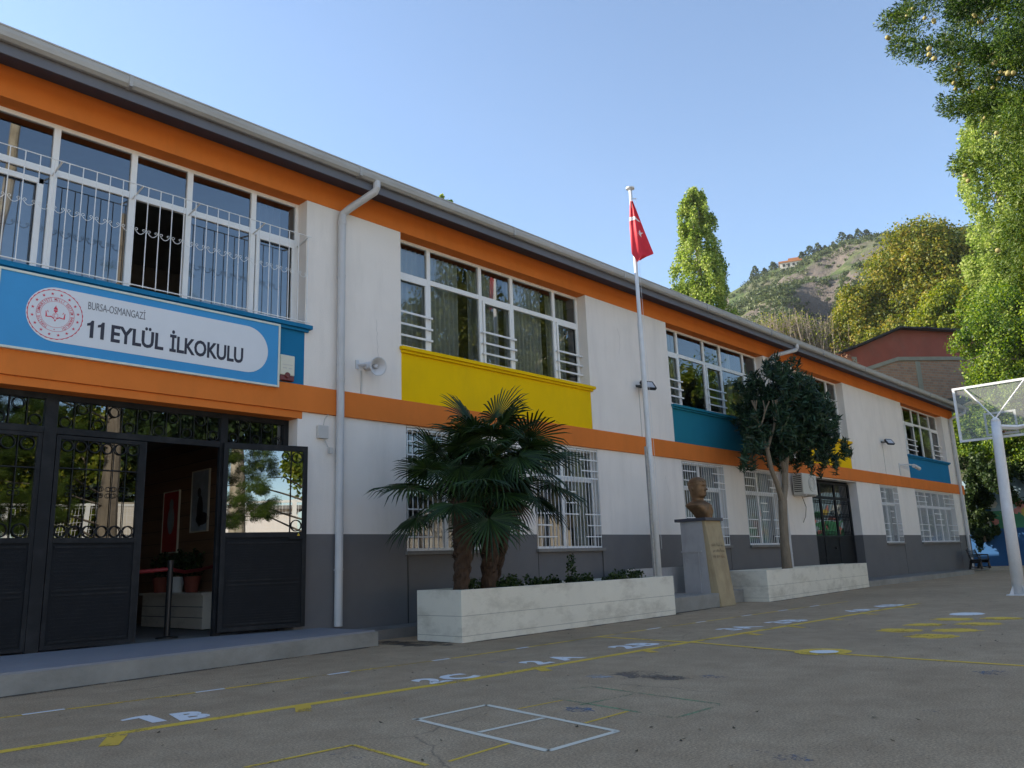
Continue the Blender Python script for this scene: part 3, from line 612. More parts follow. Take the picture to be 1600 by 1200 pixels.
for a, b_ in ((1.38,2.0),(2.1,3.60),(3.76,6.10),(6.22,7.2)):
    gq.add([(a,yd+.01,3.13),(b_,yd+.01,3.13),(b_,yd+.01,3.5),(a,yd+.01,3.5)], [(0,1,2,3)])
    n = max(2, round((b_-a)/.21)); wd = (b_-a)/n
    for i in range(n):
        if i: q.tube([(a+wd*i,yd-.02,3.13),(a+wd*i,yd-.02,3.5)], .008, 5)
        q.ring((a+wd*(i+.5),yd-.02,3.42 if i%2 else 3.21), .072, .008, (0,1,0), 18, 5)
    q.build('transom_grille', 'iron', DR); q = MB()
gq.build('pane', 'glass_door', DR)
# fixed leaves hang on the frame
iron_leaf(2.1,3.60,.24,1.66,3.04,yd,DR,6); iron_leaf(3.77,4.93,.24,1.66,3.03,yd-.01,DR,6)
q = MB(); q.box(4.90,4.98,yd-.03,yd+.05,.24,3.03); q.build('door_post','iron',DR)
q = MB(); q.box(6.22,7.2,yd-.01,yd+.01,.24,3.04); q.build('side_panel','irondot',DR)
# open leaf
ol = bpy.data.objects.new('door_leaf', None); ol.location = Vector((6.14,.22,.27))-Vector((4.5,.3,.22)); ol.parent = DR; ol.rotation_euler = (0,0,R(-13)); col.objects.link(ol); ol['label'] = 'open door leaf swung back against the wall'
f = MB(); w_ = 1.34; h_ = 2.84; zg = 1.46
f.box(0,.07,-.025,.025,0,h_); f.box(w_-.07,w_,-.025,.025,0,h_); f.box(.07,w_-.07,-.025,.025,h_-.09,h_); f.box(.07,w_-.07,-.025,.025,0,.06); f.box(.07,w_-.07,-.028,.028,zg-.08,zg)
s = MB(); s.box(.07,w_-.07,-.008,.008,.06,zg-.08)
s2 = MB()
for zz in (.1,.68,.74,1.3): s2.box(.1,w_-.1,-.02,-.008,zz-.012,zz+.012)
kz = .14
while kz < 1.28:
    if abs(kz-.71) > .07: s2.box(.16,w_-.12,-.012,-.008,kz-.004,kz+.004)
    kz += .04
gl = MB(); gl.add([(.07,.0,zg),(w_-.07,.0,zg),(w_-.07,.0,h_-.09),(.07,.0,h_-.09)], [(0,1,2,3)])
o2 = MB(); o2.tube([(w_-.27,-.015,zg),(w_-.27,-.015,h_-.09)], .007, 5)
for zz in (zg+.1, h_-.19): o2.ring((w_-.17,-.015,zz), .085, .008, (0,1,0), 18, 5)
o2.ring((w_-.36,-.015,h_-.17), .06, .006, (0,1,0), 14, 5); o2.box(w_-.3,w_-.06,-.05,-.02,zg-.11,zg-.075)
yl = MB(); yl.prism([(0,0),(.05,0),(.025,.045)], FACE(w_-.16,-.03,zg-.06), .002)
def local(b, name, m, par, bev=0):
    me = bpy.data.meshes.new(name); me.from_pydata(b.v, [], b.f); me.materials.append(M[m]); o = bpy.data.objects.new(name, me); o.parent = par; col.objects.link(o)
    if bev: md = o.modifiers.new('bevel','BEVEL'); md.width = bev; md.segments = 2; md.limit_method = 'ANGLE'
    return o
M['doorglassmirror'] = glassmat('leaf_glass', (.03,.035,.04), 3.4, wavy=.003)
M['ylabel'] = mat('yellow_label', (.6,.4,.02), .5)
local(f,'leaf_frame','iron',ol,.003); local(s,'lower_panel','irondot',ol); local(s2,'panel_ribs','iron',ol); local(gl,'pane','doorglassmirror',ol); local(o2,'grille','iron',ol); local(yl,'warning_label','ylabel',ol)
# reparent depth: door > door_leaf > pieces is thing > part > sub-part > piece; lift leaf empties one level
for o in [c for c in DR.children]:
    loc = DR.location + o.location; o.parent = SB; o.location = loc
bpy.data.objects.remove(DR)

# side double door
q = MB(); yd = .34
for a, b_ in ((27.35,27.5),(28.75,28.85),(30.05,30.15),(31.38,31.5)): q.box(a, b_, yd-.03, yd+.03, .15, 3.6)
for a, b_ in ((27.5,28.75),(28.85,30.05),(30.15,31.38)):
    for z0, z1 in ((3.52,3.6),(2.98,3.08),(1.62,1.7),(.15,.22),(.9,.94)): q.box(a, b_, yd-.03, yd+.03, z0, z1)
SD = q.build('door', 'iron', SB, bevel=.004); SD['label'] = 'dark iron door with glazed upper half beyond the air conditioner'
q = MB(); gq = MB(); bq = MB()
for a, b_ in ((27.5,28.75),(28.85,30.05),(30.15,31.38)):
    q.box(a, b_, yd-.01, yd+.01, .22, 1.62); gq.add([(a,yd,1.7),(b_,yd,1.7),(b_,yd,3.52),(a,yd,3.52)], [(0,1,2,3)])
    for i in range(1, 9): xx = a+(b_-a)*i/9; bq.tube([(xx,yd-.02,1.7),(xx,yd-.02,3.5)], .007, 5)
    for i in range(9):
        xx = a+(b_-a)*(i+.5)/9
        for zz in (2.3,2.42,1.78,2.88): bq.ring((xx,yd-.02,zz), .055, .006, (0,1,0), 10, 4)
q.build('lower_panel','irondot',SD); gq.build('pane','glass_door',SD); bq.build('grille','iron',SD)
q = MB(); q.lathe([(.03,0),(.03,.06)], (29.6,yd-.03,1.25), (0,-1,0), 10); q.build('handle','black',SD)

# entrance hall behind the open leaf
q = MB(); q.box(7.35,7.45,TW,7.9,.2,3.72); q.box(.6,.7,TW,7.9,.2,3.72); q.box(.7,7.35,7.8,7.9,.2,3.72)
HW = q.build('hall_wall','wood',SB)
q = MB()
for i in range(14): q.box(7.335,7.35,TW,7.8,.25+i*.25,.257+i*.25)
q.build('plank_joint','dark',HW)
def poster(y0, y1, z0, z1, m, label, figs):
    t = thing('framed_poster', (7.3,(y0+y1)/2,z0), label, 'poster')
    q = MB(); q.box(7.31,7.335,y0,y1,z0,z1); q.build('print', m, t)
    q = MB(); e = .025
    for a in ((y0-e,y0,z0-e,z1+e),(y1,y1+e,z0-e,z1+e),(y0,y1,z0-e,z0),(y0,y1,z1,z1+e)): q.box(7.30,7.335,*a)
    q.build('frame','cream',t); q = MB()
    for (yy, zz, ry, rz) in figs:
        n = 14; q.add([(7.305,yy+ry*math.cos(6.283*i/n),zz+rz*math.sin(6.283*i/n)) for i in range(n)], [tuple(range(n))])
    q.build('printed_figures','posterdark' if m != 'boardred' else 'posterpale',t)
poster(3.0,3.65,1.93,3.05,'posterpale','pale framed picture with dark figures on the hall wall',[(3.3,2.3,.12,.3),(3.35,2.65,.07,.09),(3.2,2.15,.25,.12)])
poster(4.2,4.85,1.58,2.75,'boardred','narrow red framed poster deeper in the hall',[(4.5,2.2,.15,.28),(4.5,2.5,.09,.12)])
t = thing('display_bench', (7.1,3.2,.2), 'low pale wooden ledge carrying pots inside the hall', 'ledge')
q = MB(); q.box(6.8,7.33,2.0,4.4,.22,.78); q.box(6.75,7.33,1.96,4.44,.78,.82); q.build('ledge_body','planter',t); q = MB()
for z in (.4,.58): q.box(6.795,6.8,2.0,4.4,z,z+.01)
q.build('joint_line','dark',t)
for (y, m, lab, s_) in ((3.45,'pot','white pot with a dark leafy plant on the hall ledge',.14),(2.85,'redpot','reddish pot with a leafy plant nearest the open leaf',.15),(4.1,'redpot','reddish pot deepest on the hall ledge',.16)):
    t = thing('potted_plant', (7.0,y,.82), lab, 'potted plant', 'pots on the hall ledge')
    q = MB(); q.lathe([(s_*.7,0),(s_,.26),(s_*1.05,.28)], (7.0,y,.82), n=16); q.build('pot', m, t)
    P, N = blobpts((7.0,y,1.32), (.2,.22,.25), 260, .2); leaves('foliage','darkleaf',P,.09,t)
t = thing('rope_stanchion', (5.75,1.0,.22), 'black post on a round base holding a red rope in the doorway', 'stanchion')
q = MB(); q.lathe([(.16,0),(.16,.02),(.03,.04)], (5.75,1.0,.2), n=18); q.build('base','black',t); q = MB(); q.tube([(5.75,1.0,.23),(5.75,1.0,1.3)], .045, 12); q.lathe([(.05,0),(.05,.05)], (5.75,1.0,1.3), n=12); q.build('post','black',t)
q = MB(); q.tube([(5.75,1.0,1.22),(6.2,1.5,1.17),(6.7,2.0,1.2),(7.3,2.6,1.27)], .03, 8); q.build('rope','rope',t)
q = MB(); q.tube([(5.75,1.0,1.22),(5.0,1.3,1.17),(4.3,1.7,1.2),(3.6,2.2,1.27)], .03, 8); q.build('rope','rope',t)

# ================================================================ SIGN
SG = thing('school_sign', (4.84,-.1,4.1), 'blue sign board with a white rounded panel and black school name', 'sign')
sx0, sx1, sz0, sz1, sy = 2.82, 6.84, 4.06, 5.055, -.11
q = MB(); q.box(sx0, sx1, sy+.002, -.0045, sz0, sz1); q.build('board','signblue',SG)
q = MB(); e = .03
q.box(sx0-e,sx0,sy-.012,-.0045,sz0-e,sz1+e); q.box(sx1,sx1+e,sy-.012,-.0045,sz0-e,sz1+e); q.box(sx0,sx1,sy-.012,-.0045,sz0-e,sz0); q.box(sx0,sx1,sy-.012,-.0045,sz1,sz1+e); q.build('frame','signframe',SG)
cz = 4.575; rad = .375; cx0 = 3.52; cx1 = 6.28
poly = [(cx0+rad*math.cos(a), cz+rad*math.sin(a)) for a in np.linspace(math.pi/2, 3*math.pi/2, 26)] + [(cx1+rad*math.cos(a), cz+rad*math.sin(a)) for a in np.linspace(-math.pi/2, math.pi/2, 26)]
q = MB(); q.prism(poly, FACE(0,sy,0), .003); q.build('white_panel','signwhite',SG)
def one(b, x, z, h, mtx=None, fl=.42):
    w_ = h*.185; pts = [(0,0),(w_,0),(w_,h),(w_*.35,h),(-.02*h,h*.86),(-h*.17,h*.80),(-h*.17,h*.66),(0,h*.70)]
    m_ = mtx if mtx is not None else FACE(x,sy-.006,z); b.prism(pts, m_, .004)
q = MB(); one(q,3.945,4.335,.245); one(q,4.085,4.335,.245)
def fit_text(b, s_, x0_, x1_, z, size, bold, dy):
    t_ = MB(); t_.text(s_, size, Matrix.Identity(4), bold=bold, ext=.002, sp=.97); xs_ = [v[0] for v in t_.v]; k_ = (x1_-x0_)/(max(xs_)-min(xs_)); m0 = min(xs_)
    b.add([FACE(x0_,sy-dy,z) @ Vector(((v[0]-m0)*k_, v[1], v[2])) for v in t_.v], t_.f)
fit_text(q,'EYLÜL',4.225,4.965,4.335,.335,.009,.004); fit_text(q,'İLKOKULU',5.055,6.225,4.335,.335,.009,.004); q.build('lettering','signblack',SG)
q = MB(); fit_text(q,'BURSA-OSMANGAZİ',3.90,4.68,4.735,.155,.0,.004); q.build('lettering','signgrey',SG)
em = MB(); ex, ez, ey = 3.50, 4.575, sy-.0045
def flat_ring(b, r0_, r1_, n=96, teeth=0):
    vs = []
    for i in range(n):
        a = 2*math.pi*i/n; k = (.006 if (i//2) % 2 else 0) if teeth else 0
        vs += [(ex+(r0_)*math.cos(a),ey,ez+(r0_)*math.sin(a)),(ex+(r1_+k)*math.cos(a),ey,ez+(r1_+k)*math.sin(a))]
    b.add(vs, [(2*i,2*i+1,(2*i+3)%(2*n),(2*i+2)%(2*n)) for i in range(n)])
flat_ring(em,.333,.341,128,1); flat_ring(em,.232,.237); flat_ring(em,.178,.182)
def star(b, x, z, r, rot, y=None, inner=.40, yy=None):
    y = ey if yy is None else yy
    b.add([(x+(r if i%2==0 else r*inner)*math.cos(rot+math.pi*i/5), y, z+(r if i%2==0 else r*inner)*math.sin(rot+math.pi*i/5)) for i in range(10)]+[(x,y,z)], [(i,(i+1)%10,10) for i in range(10)])
for i in range(16):
    a = 2*math.pi*(i+.5)/16; star(em, ex+.284*math.cos(a), ez+.284*math.sin(a), .024, math.pi/2)
txt = 'TÜRKİYE CUMHURİYETİ MİLLÎ EĞİTİM BAKANLIĞI'; n = len(txt); span = R(310)
for i, ch in enumerate(txt):
    if ch == ' ': continue
    a = R(270)-R(25)-span*(i+.5)/n
    em.text(ch, .050, Matrix.Translation((ex+.192*math.cos(a),ey,ez+.192*math.sin(a))) @ Matrix.Rotation(math.pi/2,4,'X') @ Matrix.Rotation(a-math.pi/2,4,'Z'), bold=.001, ext=.0005, xs=.75, align='CENTER')
star(em, ex, ez-.208, .012, math.pi/2)
def pl(b, pts): b.add([(ex+x,ey,ez+z) for x, z in pts], [tuple(range(len(pts)))])
# open book, torch and crescent
for s_ in (-1,1):
    pl(em, [(s_*.012,-.052),(s_*.05,-.028),(s_*.10,-.038),(s_*.108,-.052),(s_*.05,-.045),(s_*.012,-.07)][::s_])
    pl(em, [(s_*.100,-.04),(s_*.112,.03),(s_*.122,.03),(s_*.118,-.055)][::s_]); pl(em, [(s_*.085,.02),(s_*.098,.045),(s_*.103,.04),(s_*.092,.012)][::s_])
pl(em, [(-.008,-.095),(.008,-.095),(.010,-.07),(-.010,-.07)]); pl(em, [(-.018,.035),(.018,.035),(.028,.06),(-.028,.06)])
pl(em, [(-.026,.066),(.026,.066),(.020,.088),(.006,.1),(.0,.13),(-.010,.105),(-.022,.088)]); pl(em, [(-.006,.02),(.006,.02),(.006,.035),(-.006,.035)])
for r_, t_ in ((.034,.004),):
    n2 = 28; vs = []
    for i in range(n2): a = 2*math.pi*i/n2; vs += [(ex+r_*math.cos(a),ey,ez-.015+r_*math.sin(a)),(ex+(r_-t_)*math.cos(a),ey,ez-.015+(r_-t_)*math.sin(a))]
    em.add(vs, [(2*i,2*i+1,(2*i+3)%(2*n2),(2*i+2)%(2*n2)) for i in range(n2)])
vs = []; n2 = 18
for i in range(n2+1):
    a = R(40)+R(280)*i/n2; t_ = math.sin(math.pi*i/n2)*.007; vs += [(ex+.02*math.cos(a),ey,ez-.015+.02*math.sin(a)),(ex+(.02-t_)*math.cos(a)+.0,ey,ez-.015+(.02-t_)*math.sin(a))]
em.add(vs, [(2*i,2*i+1,2*i+3,2*i+2) for i in range(n2)])
em.build('emblem','signred',SG)

# alarm siren box
t = thing('alarm_siren', (7.03,-.05,4.17), 'cream alarm box with a dark red bottom on the blue panel by the sign', 'alarm box')
q = MB(); q.box(6.90,7.17,-.09,-.005,4.26,4.60); q.build('housing','cream',t,bevel=.015); q = MB(); q.box(6.905,7.165,-.085,-.005,4.17,4.26); q.lathe([(.05,0),(.05,.02)],(7.035,-.085,4.26),(0,-1,0),16); q.build('strobe','sirenred',t,bevel=.012)
q = MB(); q.box(6.94,7.13,-.0945,-.0905,4.43,4.44); q.box(6.95,7.02,-.0945,-.0905,4.37,4.385); q.box(7.06,7.12,-.0945,-.0905,4.37,4.385); q.build('vent_marks','cable',t)
# horn speaker
t = thing('horn_speaker', (8.55,-.2,4.7), 'pale grey horn loudspeaker on the pier beside the downpipe', 'loudspeaker')
c = Vector((8.68,-.26,4.63)); ax = Vector((-.05,-.98,-.20)).normalized()
q = MB(); q.lathe([(.055,-.20),(.06,-.16),(.072,-.06),(.10,.02),(.15,.07),(.172,.085),(.172,.093),(.150,.080),(.095,.03),(.06,-.02),(.03,-.05)], c+ax*.03, ax, 28, caps=False); q.build('horn','horn',t,smooth=True)
q = MB(); q.lathe([(.075,-.30),(.08,-.27),(.08,-.17),(.06,-.13)], c+ax*.03, ax, 20); q.build('driver','horn',t,smooth=False)
q = MB(); q.lathe([(.028,-.06),(.04,-.0),(.036,.03),(.0,.04)], c+ax*.03, ax, 16); q.build('reflector_cone','horn',t,smooth=True)
q = MB(); q.bar((8.48,0,4.68),(8.60,-.12,4.68),.03); q.box(8.45,8.52,-.02,0,4.60,4.76); q.bar((8.60,-.12,4.62),(8.72,-.13,4.62),.02); q.build('bracket','horn',t)
q = MB(); q.box(8.56,8.59,-.018,0,4.15,4.58); q.build('cable_duct','cable',t)
# junction box near the downpipe
t = thing('junction_box', (7.72,-.03,3.3), 'small white cable box beside the downpipe below the orange band', 'junction box')
q = MB(); q.box(7.66,7.86,-.07,-.003,3.28,3.50); q.build('box','cable',t,bevel=.008); q = MB(); q.tube([(7.78,-.03,3.5),(7.80,-.04,3.62),(7.86,-.05,3.70)],.008,6); q.tube([(7.8,-.03,3.28),(7.85,-.06,3.15),(7.9,-.09,3.12)],.01,6); q.box(7.87,7.93,-.11,-.05,3.03,3.13); q.build('cable','cable',t)
# floodlights
def flood(x, z, lab, flip=1):
    t = thing('floodlight', (x,-.1,z), lab, 'floodlight', 'floodlights on the upper piers')
    q = MB(); a = R(-38)
    mt = Matrix.Translation((x,-.30,z)) @ Matrix.Rotation(R(-22)*flip,4,'Z') @ Matrix.Rotation(a,4,'X')
    def bx(b, x0,x1,y0,y1,z0,z1): 
        c_ = MB().box(x0,x1,y0,y1,z0,z1); b.add([mt @ Vector(p) for p in c_.v], c_.f)
    bx(q,-.17,.17,-.02,.04,-.12,.12); bx(q,-.19,-.17,-.03,.04,-.13,.13); bx(q,.17,.19,-.03,.04,-.13,.13); bx(q,-.17,.17,-.03,.04,.12,.14); bx(q,-.17,.17,-.03,.04,-.14,-.12); q.build('housing','lamp',t)
    q = MB(); bx(q,-.15,.15,-.03,-.021,-.10,.10); q.build('lens','lens',t)
    q = MB(); q.bar((x-.19,-.28,z),(x-.10,0,z+.02),.02); q.bar((x+.19,-.28,z),(x+.10,0,z+.02),.02); q.box(x-.12,x+.12,-.02,0,z-.01,z+.05); q.build('bracket','lamp',t)
    q = MB(); q.box(x-.01,x+.01,-.012,0,4.15,z-.01); q.build('cable_duct','cable',t)
flood(17.35,5.45,'black floodlight on the pier behind the flagpole'); flood(34.9,5.45,'black floodlight on the pier above the narrow barred window')
# camera bracket by the blue spandrel
t = thing('security_camera', (37.0,-.1,4.45), 'white security camera on an arm left of the blue spandrel', 'camera')
q = MB(); q.tube([(36.6,0,4.62),(36.75,-.3,4.64),(37.3,-.4,4.62)],.03,8); q.box(36.55,36.66,-.03,0,4.2,4.7); q.build('arm','horn',t); q = MB(); q.tube([(37.2,-.4,4.6),(37.75,-.45,4.5)],.08,12); q.build('body','horn',t)
# air conditioner outdoor unit
t = thing('air_conditioner', (26.4,-.3,3.0), 'white outdoor air conditioner with a striped side grille on the wall', 'air conditioner')
q = MB(); q.box(25.75,26.85,-.42,-.08,2.98,3.66); q.build('casing','ac',t,bevel=.015)
q = MB()
for i in range(9): q.box(25.742,25.75,-.38,-.12,3.06+i*.062,3.09+i*.062)
q.build('side_louvre','black',t); q = MB(); q.ring((26.45,-.43,3.32),.24,.012,(0,1,0),26,5); q.ring((26.45,-.43,3.32),.15,.008,(0,1,0),20,5); q.build('fan_guard','ac',t)
q = MB(); q.box(25.9,25.95,-.42,0,2.93,2.98); q.box(26.65,26.7,-.42,0,2.93,2.98); q.build('bracket','cable',t)
q = MB(); q.tube([(26.3,-.1,2.98),(26.5,-.12,2.6),(26.48,-.08,2.3),(26.3,-.06,2.1)],.012,6); q.build('hose','bark',t)

# ================================================================ PLANTERS
def planter(c4, h, name, lab):
    """c4 = ground corners front-left, front-right, back-right, back-left"""
    cx = sum(p[0] for p in c4)/4; cy = sum(p[1] for p in c4)/4
    t = thing(name, (cx,cy,0), lab, 'planter', 'cream planters before the school')
    q = MB(); inn = [(p[0]+(cx-p[0])*(.08/abs(cx-p[0])), p[1]+(cy-p[1])*(.08/abs(cy-p[1]))) for p in c4]
    o = [(*p,0) for p in c4]; ot = [(*p,h) for p in c4]; it = [(*p,h) for p in inn]; ib = [(*p,h-.12) for p in inn]
    vs = o+ot+it+ib; fs = []
    for i in range(4):
        j = (i+1)%4; fs += [(i,j,4+j,4+i),(4+i,4+j,8+j,8+i),(8+i,8+j,12+j,12+i)]
    q.add(vs, fs); q.build('shell','planter',t,bevel=.006)
    q = MB(); q.add([(p[0],p[1],h-.06) for p in inn], [(0,1,2,3)]); q.build('soil','soil',t)
    q = MB()
    for i in (0,1,3):
        j = (i+1)%4; a, b_ = Vector((*c4[i],0)), Vector((*c4[j],0)); nrm = Vector(((b_-a).y,-(b_-a).x,0)).normalized()*.0015
        for z in (h*.5, .09): q.add([a+nrm+Vector((0,0,z-.003)),b_+nrm+Vector((0,0,z-.003)),b_+nrm+Vector((0,0,z+.003)),a+nrm+Vector((0,0,z+.003))], [(0,1,2,3)])
    q.build('cladding_joint','riser',t); return t
planter([(8.56,-2.5),(14.6,-2.35),(14.7,-1.1),(8.62,-1.42)], .755, 'planter', 'long cream planter box with two palms and the flagpole')
planter([(18.9,-2.25),(26.9,-1.7),(27.1,-.85),(19.0,-1.0)], .74, 'planter', 'long cream planter box holding the oleander tree')
t = thing('monument_platform', (16.8,-1.6,0), 'low grey stepped platform between the two planters under the bust', 'platform')
q = MB(); q.hexa([(14.72,-2.15,0),(17.0,-2.0,0),(17.0,-.8,0),(14.72,-.8,0)],[(14.72,-2.15,.3),(17.0,-2.0,.3),(17.0,-.8,.3),(14.72,-.8,.3)]); q.hexa([(17.0,-1.6,0),(18.9,-1.6,0),(18.9,-.8,0),(17.0,-.8,0)],[(17.0,-1.6,.3),(18.9,-1.6,.3),(18.9,-.8,.3),(17.0,-.8,.3)]); q.build('platform_body','riser',t,bevel=.01)
q = MB(); q.box(15.2,18.8,-.82,-.76,.0,.9); q.build('back_wall','stonegrey',t)
# low weeds in the first planter
P = []
for i in range(38):
    x = random.uniform(9.2,14.4); y = random.uniform(-2.2,-1.5); h = random.uniform(.04,.16); pts, _ = blobpts((x,y,.72+h*.6),(.16,.12,h),90,.2); P.append(pts)
pts,_ = blobpts((11.9,-1.9,1.0),(.1,.1,.3),160,.2); P.append(pts)
tag(leaves('ground_cover','darkleaf',np.vstack(P),.06), 'low leafy weeds in the soil of the palm planter', 'weeds', kind='stuff')

# ================================================================ FLAGPOLE AND FLAG
t = thing('flagpole', (14.72,-1.92,.7), 'tall tapering white flagpole rising out of the palm planter', 'flagpole')
px, py = 14.72, -1.92
q = MB(); q.tube([(px,py,.6),(px,py,3.2),(px,py,3.3),(px,py,6.2),(px,py,6.3),(px,py,9.42)], [.075,.072,.062,.058,.046,.038], 14); q.build('shaft','pole',t,smooth=True)
q = MB(); q.lathe([(.0,.05),(.06,.05),(.10,.03),(.10,.0),(.04,-.03)], (px,py,9.44), n=16); q.build('cap','pole',t)
q = MB(); q.tube([(px+.04,py-.03,9.2),(px+.13,py-.06,9.22)],.012,6); q.tube([(px+.09,py-.06,9.2),(px+.09,py-.07,8.9)],.004,4); q.tube([(px+.07,py-.05,7.6),(px+.08,py-.08,1.3)],.004,4); q.build('halyard','pole',t)
q = MB(); q.box(px-.16,px-.12,py-.02,py+.02,.7,3.45)
for i in range(26): q.box(px-.165,px-.115,py-.025,py-.021,.8+i*.1,.84+i*.1)
q.build('perforated_stay','gutter',t)
# limp flag: a folded cloth hanging from its hoist corner; built as a surface f(u,v)
F0 = Vector((px,py,0)); dirr = Vector((.62,-.78,0)); nrm = Vector((-.78,-.62,0))
def flagpt(u, v, off=0.):
    # v 0 top .. 1 bottom ; u -1..1 across
    zt, zb = 9.12, 7.62
    L = lambda a: -.03-.05*min(1,a*3)+ (.12*max(0,a-.86)/.14)           # left outline
    Rr = lambda a: .03+.40*min(a,.95)/.95 - (.30*max(0,a-.93)/.07)
    xl, xr = L(v), Rr(v); x = xl+(xr-xl)*(u+1)/2
    z = zt+(zb-zt)*v + .10*(u+1)/2*min(1,v*1.1)*(1 if v<.93 else 1)
    y = .05+.06*math.sin(2.6*u+1.1+2*v)*min(1,v*2)+.02*math.sin(7*u+3*v)
    return F0 + dirr*x + nrm*(y+off) + Vector((0,0,z))
q = MB(); nu, nv = 22, 44
q.add([flagpt(-1+2*i/nu, j/nv) for j in range(nv+1) for i in range(nu+1)], [(j*(nu+1)+i, j*(nu+1)+i+1, (j+1)*(nu+1)+i+1, (j+1)*(nu+1)+i) for j in range(nv) for i in range(nu)])
FL = q.build('flag','red',None,smooth=True); tag(FL,'limp red flag with white crescent and star hanging from the pole top','flag')
# shift origin stays at world zero; emblem as child
q = MB()
def fmap(x, z, off=.006):   # metric position on the cloth
    v = (9.12-z)/1.5; L = -.03-.05*min(1,v*3); Rw = .03+.40*v/.95; u = (x-L)/(Rw-L)*2-1; p = flagpt(u, v, off); return p
st_ = [(0.13+(.095 if i%2==0 else .038)*math.cos(R(80)+math.pi*i/5), 8.27+(.105 if i%2==0 else .042)*math.sin(R(80)+math.pi*i/5)) for i in range(10)]
q.add([fmap(x,z) for x, z in st_]+[fmap(.13,8.27)], [(i,(i+1)%10,10) for i in range(10)])
vs = []
for i in range(15):
    tt = i/14; x = -.07+.24*tt; z = 8.70-.16*tt**2.6; wdt = .085*(1-tt**2)+.008; vs += [fmap(x,z+.02), fmap(x,z+.02-wdt)]
q.add(vs, [(2*i,2*i+1,2*i+3,2*i+2) for i in range(14)])
q.build('crescent_and_star','flagwhite',FL)

# ================================================================ BUST ON PEDESTAL
t = thing('pedestal', (17.35,-1.5,0), 'tall stone pedestal with tan inscribed front and dark top slab', 'pedestal')
q = MB(); q.hexa([(16.98,-1.82,0),(17.74,-1.82,0),(17.74,-1.14,0),(16.98,-1.14,0)],[(16.98,-1.72,1.93),(17.70,-1.72,1.93),(17.70,-1.14,1.93),(16.98,-1.14,1.93)]); q.build('body','stonegrey',t,bevel=.006)
q = MB(); q.hexa([(17.04,-2.02,0),(17.70,-2.02,0),(17.74,-1.82,0),(16.98,-1.82,0)],[(16.98,-1.80,1.93),(17.70,-1.80,1.93),(17.70,-1.72,1.93),(16.98,-1.72,1.93)]); q.build('front_slab','tan',t,bevel=.01)
q = MB(); q.box(16.93,17.73,-1.86,-1.02,1.93,2.0); q.build('top_slab','slabdark',t,bevel=.005)
q = MB(); q.box(16.955,16.98,-1.66,-1.12,1.22,1.26); q.box(16.96,16.98,-1.58,-1.55,.1,1.22); q.ring((16.97,-1.26,1.02),.05,.008,(1,0,0),12,4,R(-100),R(110)); q.build('side_panel','stonegrey',t)
q = MB()
sl_ = lambda z: -2.02+.22*z/1.93-.005
rnd = random.Random(31)
for z in (1.34,1.21,1.08):
    x = 17.08
    while x < 17.60:
        w_ = rnd.uniform(.012,.045)
        if rnd.random() < .8:
            zz = z+rnd.uniform(-.012,.012); hh = rnd.uniform(.02,.07); y0_, y1_ = sl_(zz), sl_(zz+hh); q.add([(x,y0_,zz),(x+w_*.5,y0_,zz),(x+w_*.5,y1_,zz+hh),(x,y1_,zz+hh)],[(0,1,2,3)])
        x += w_+.008
q.build('inscription','letterdark',t)
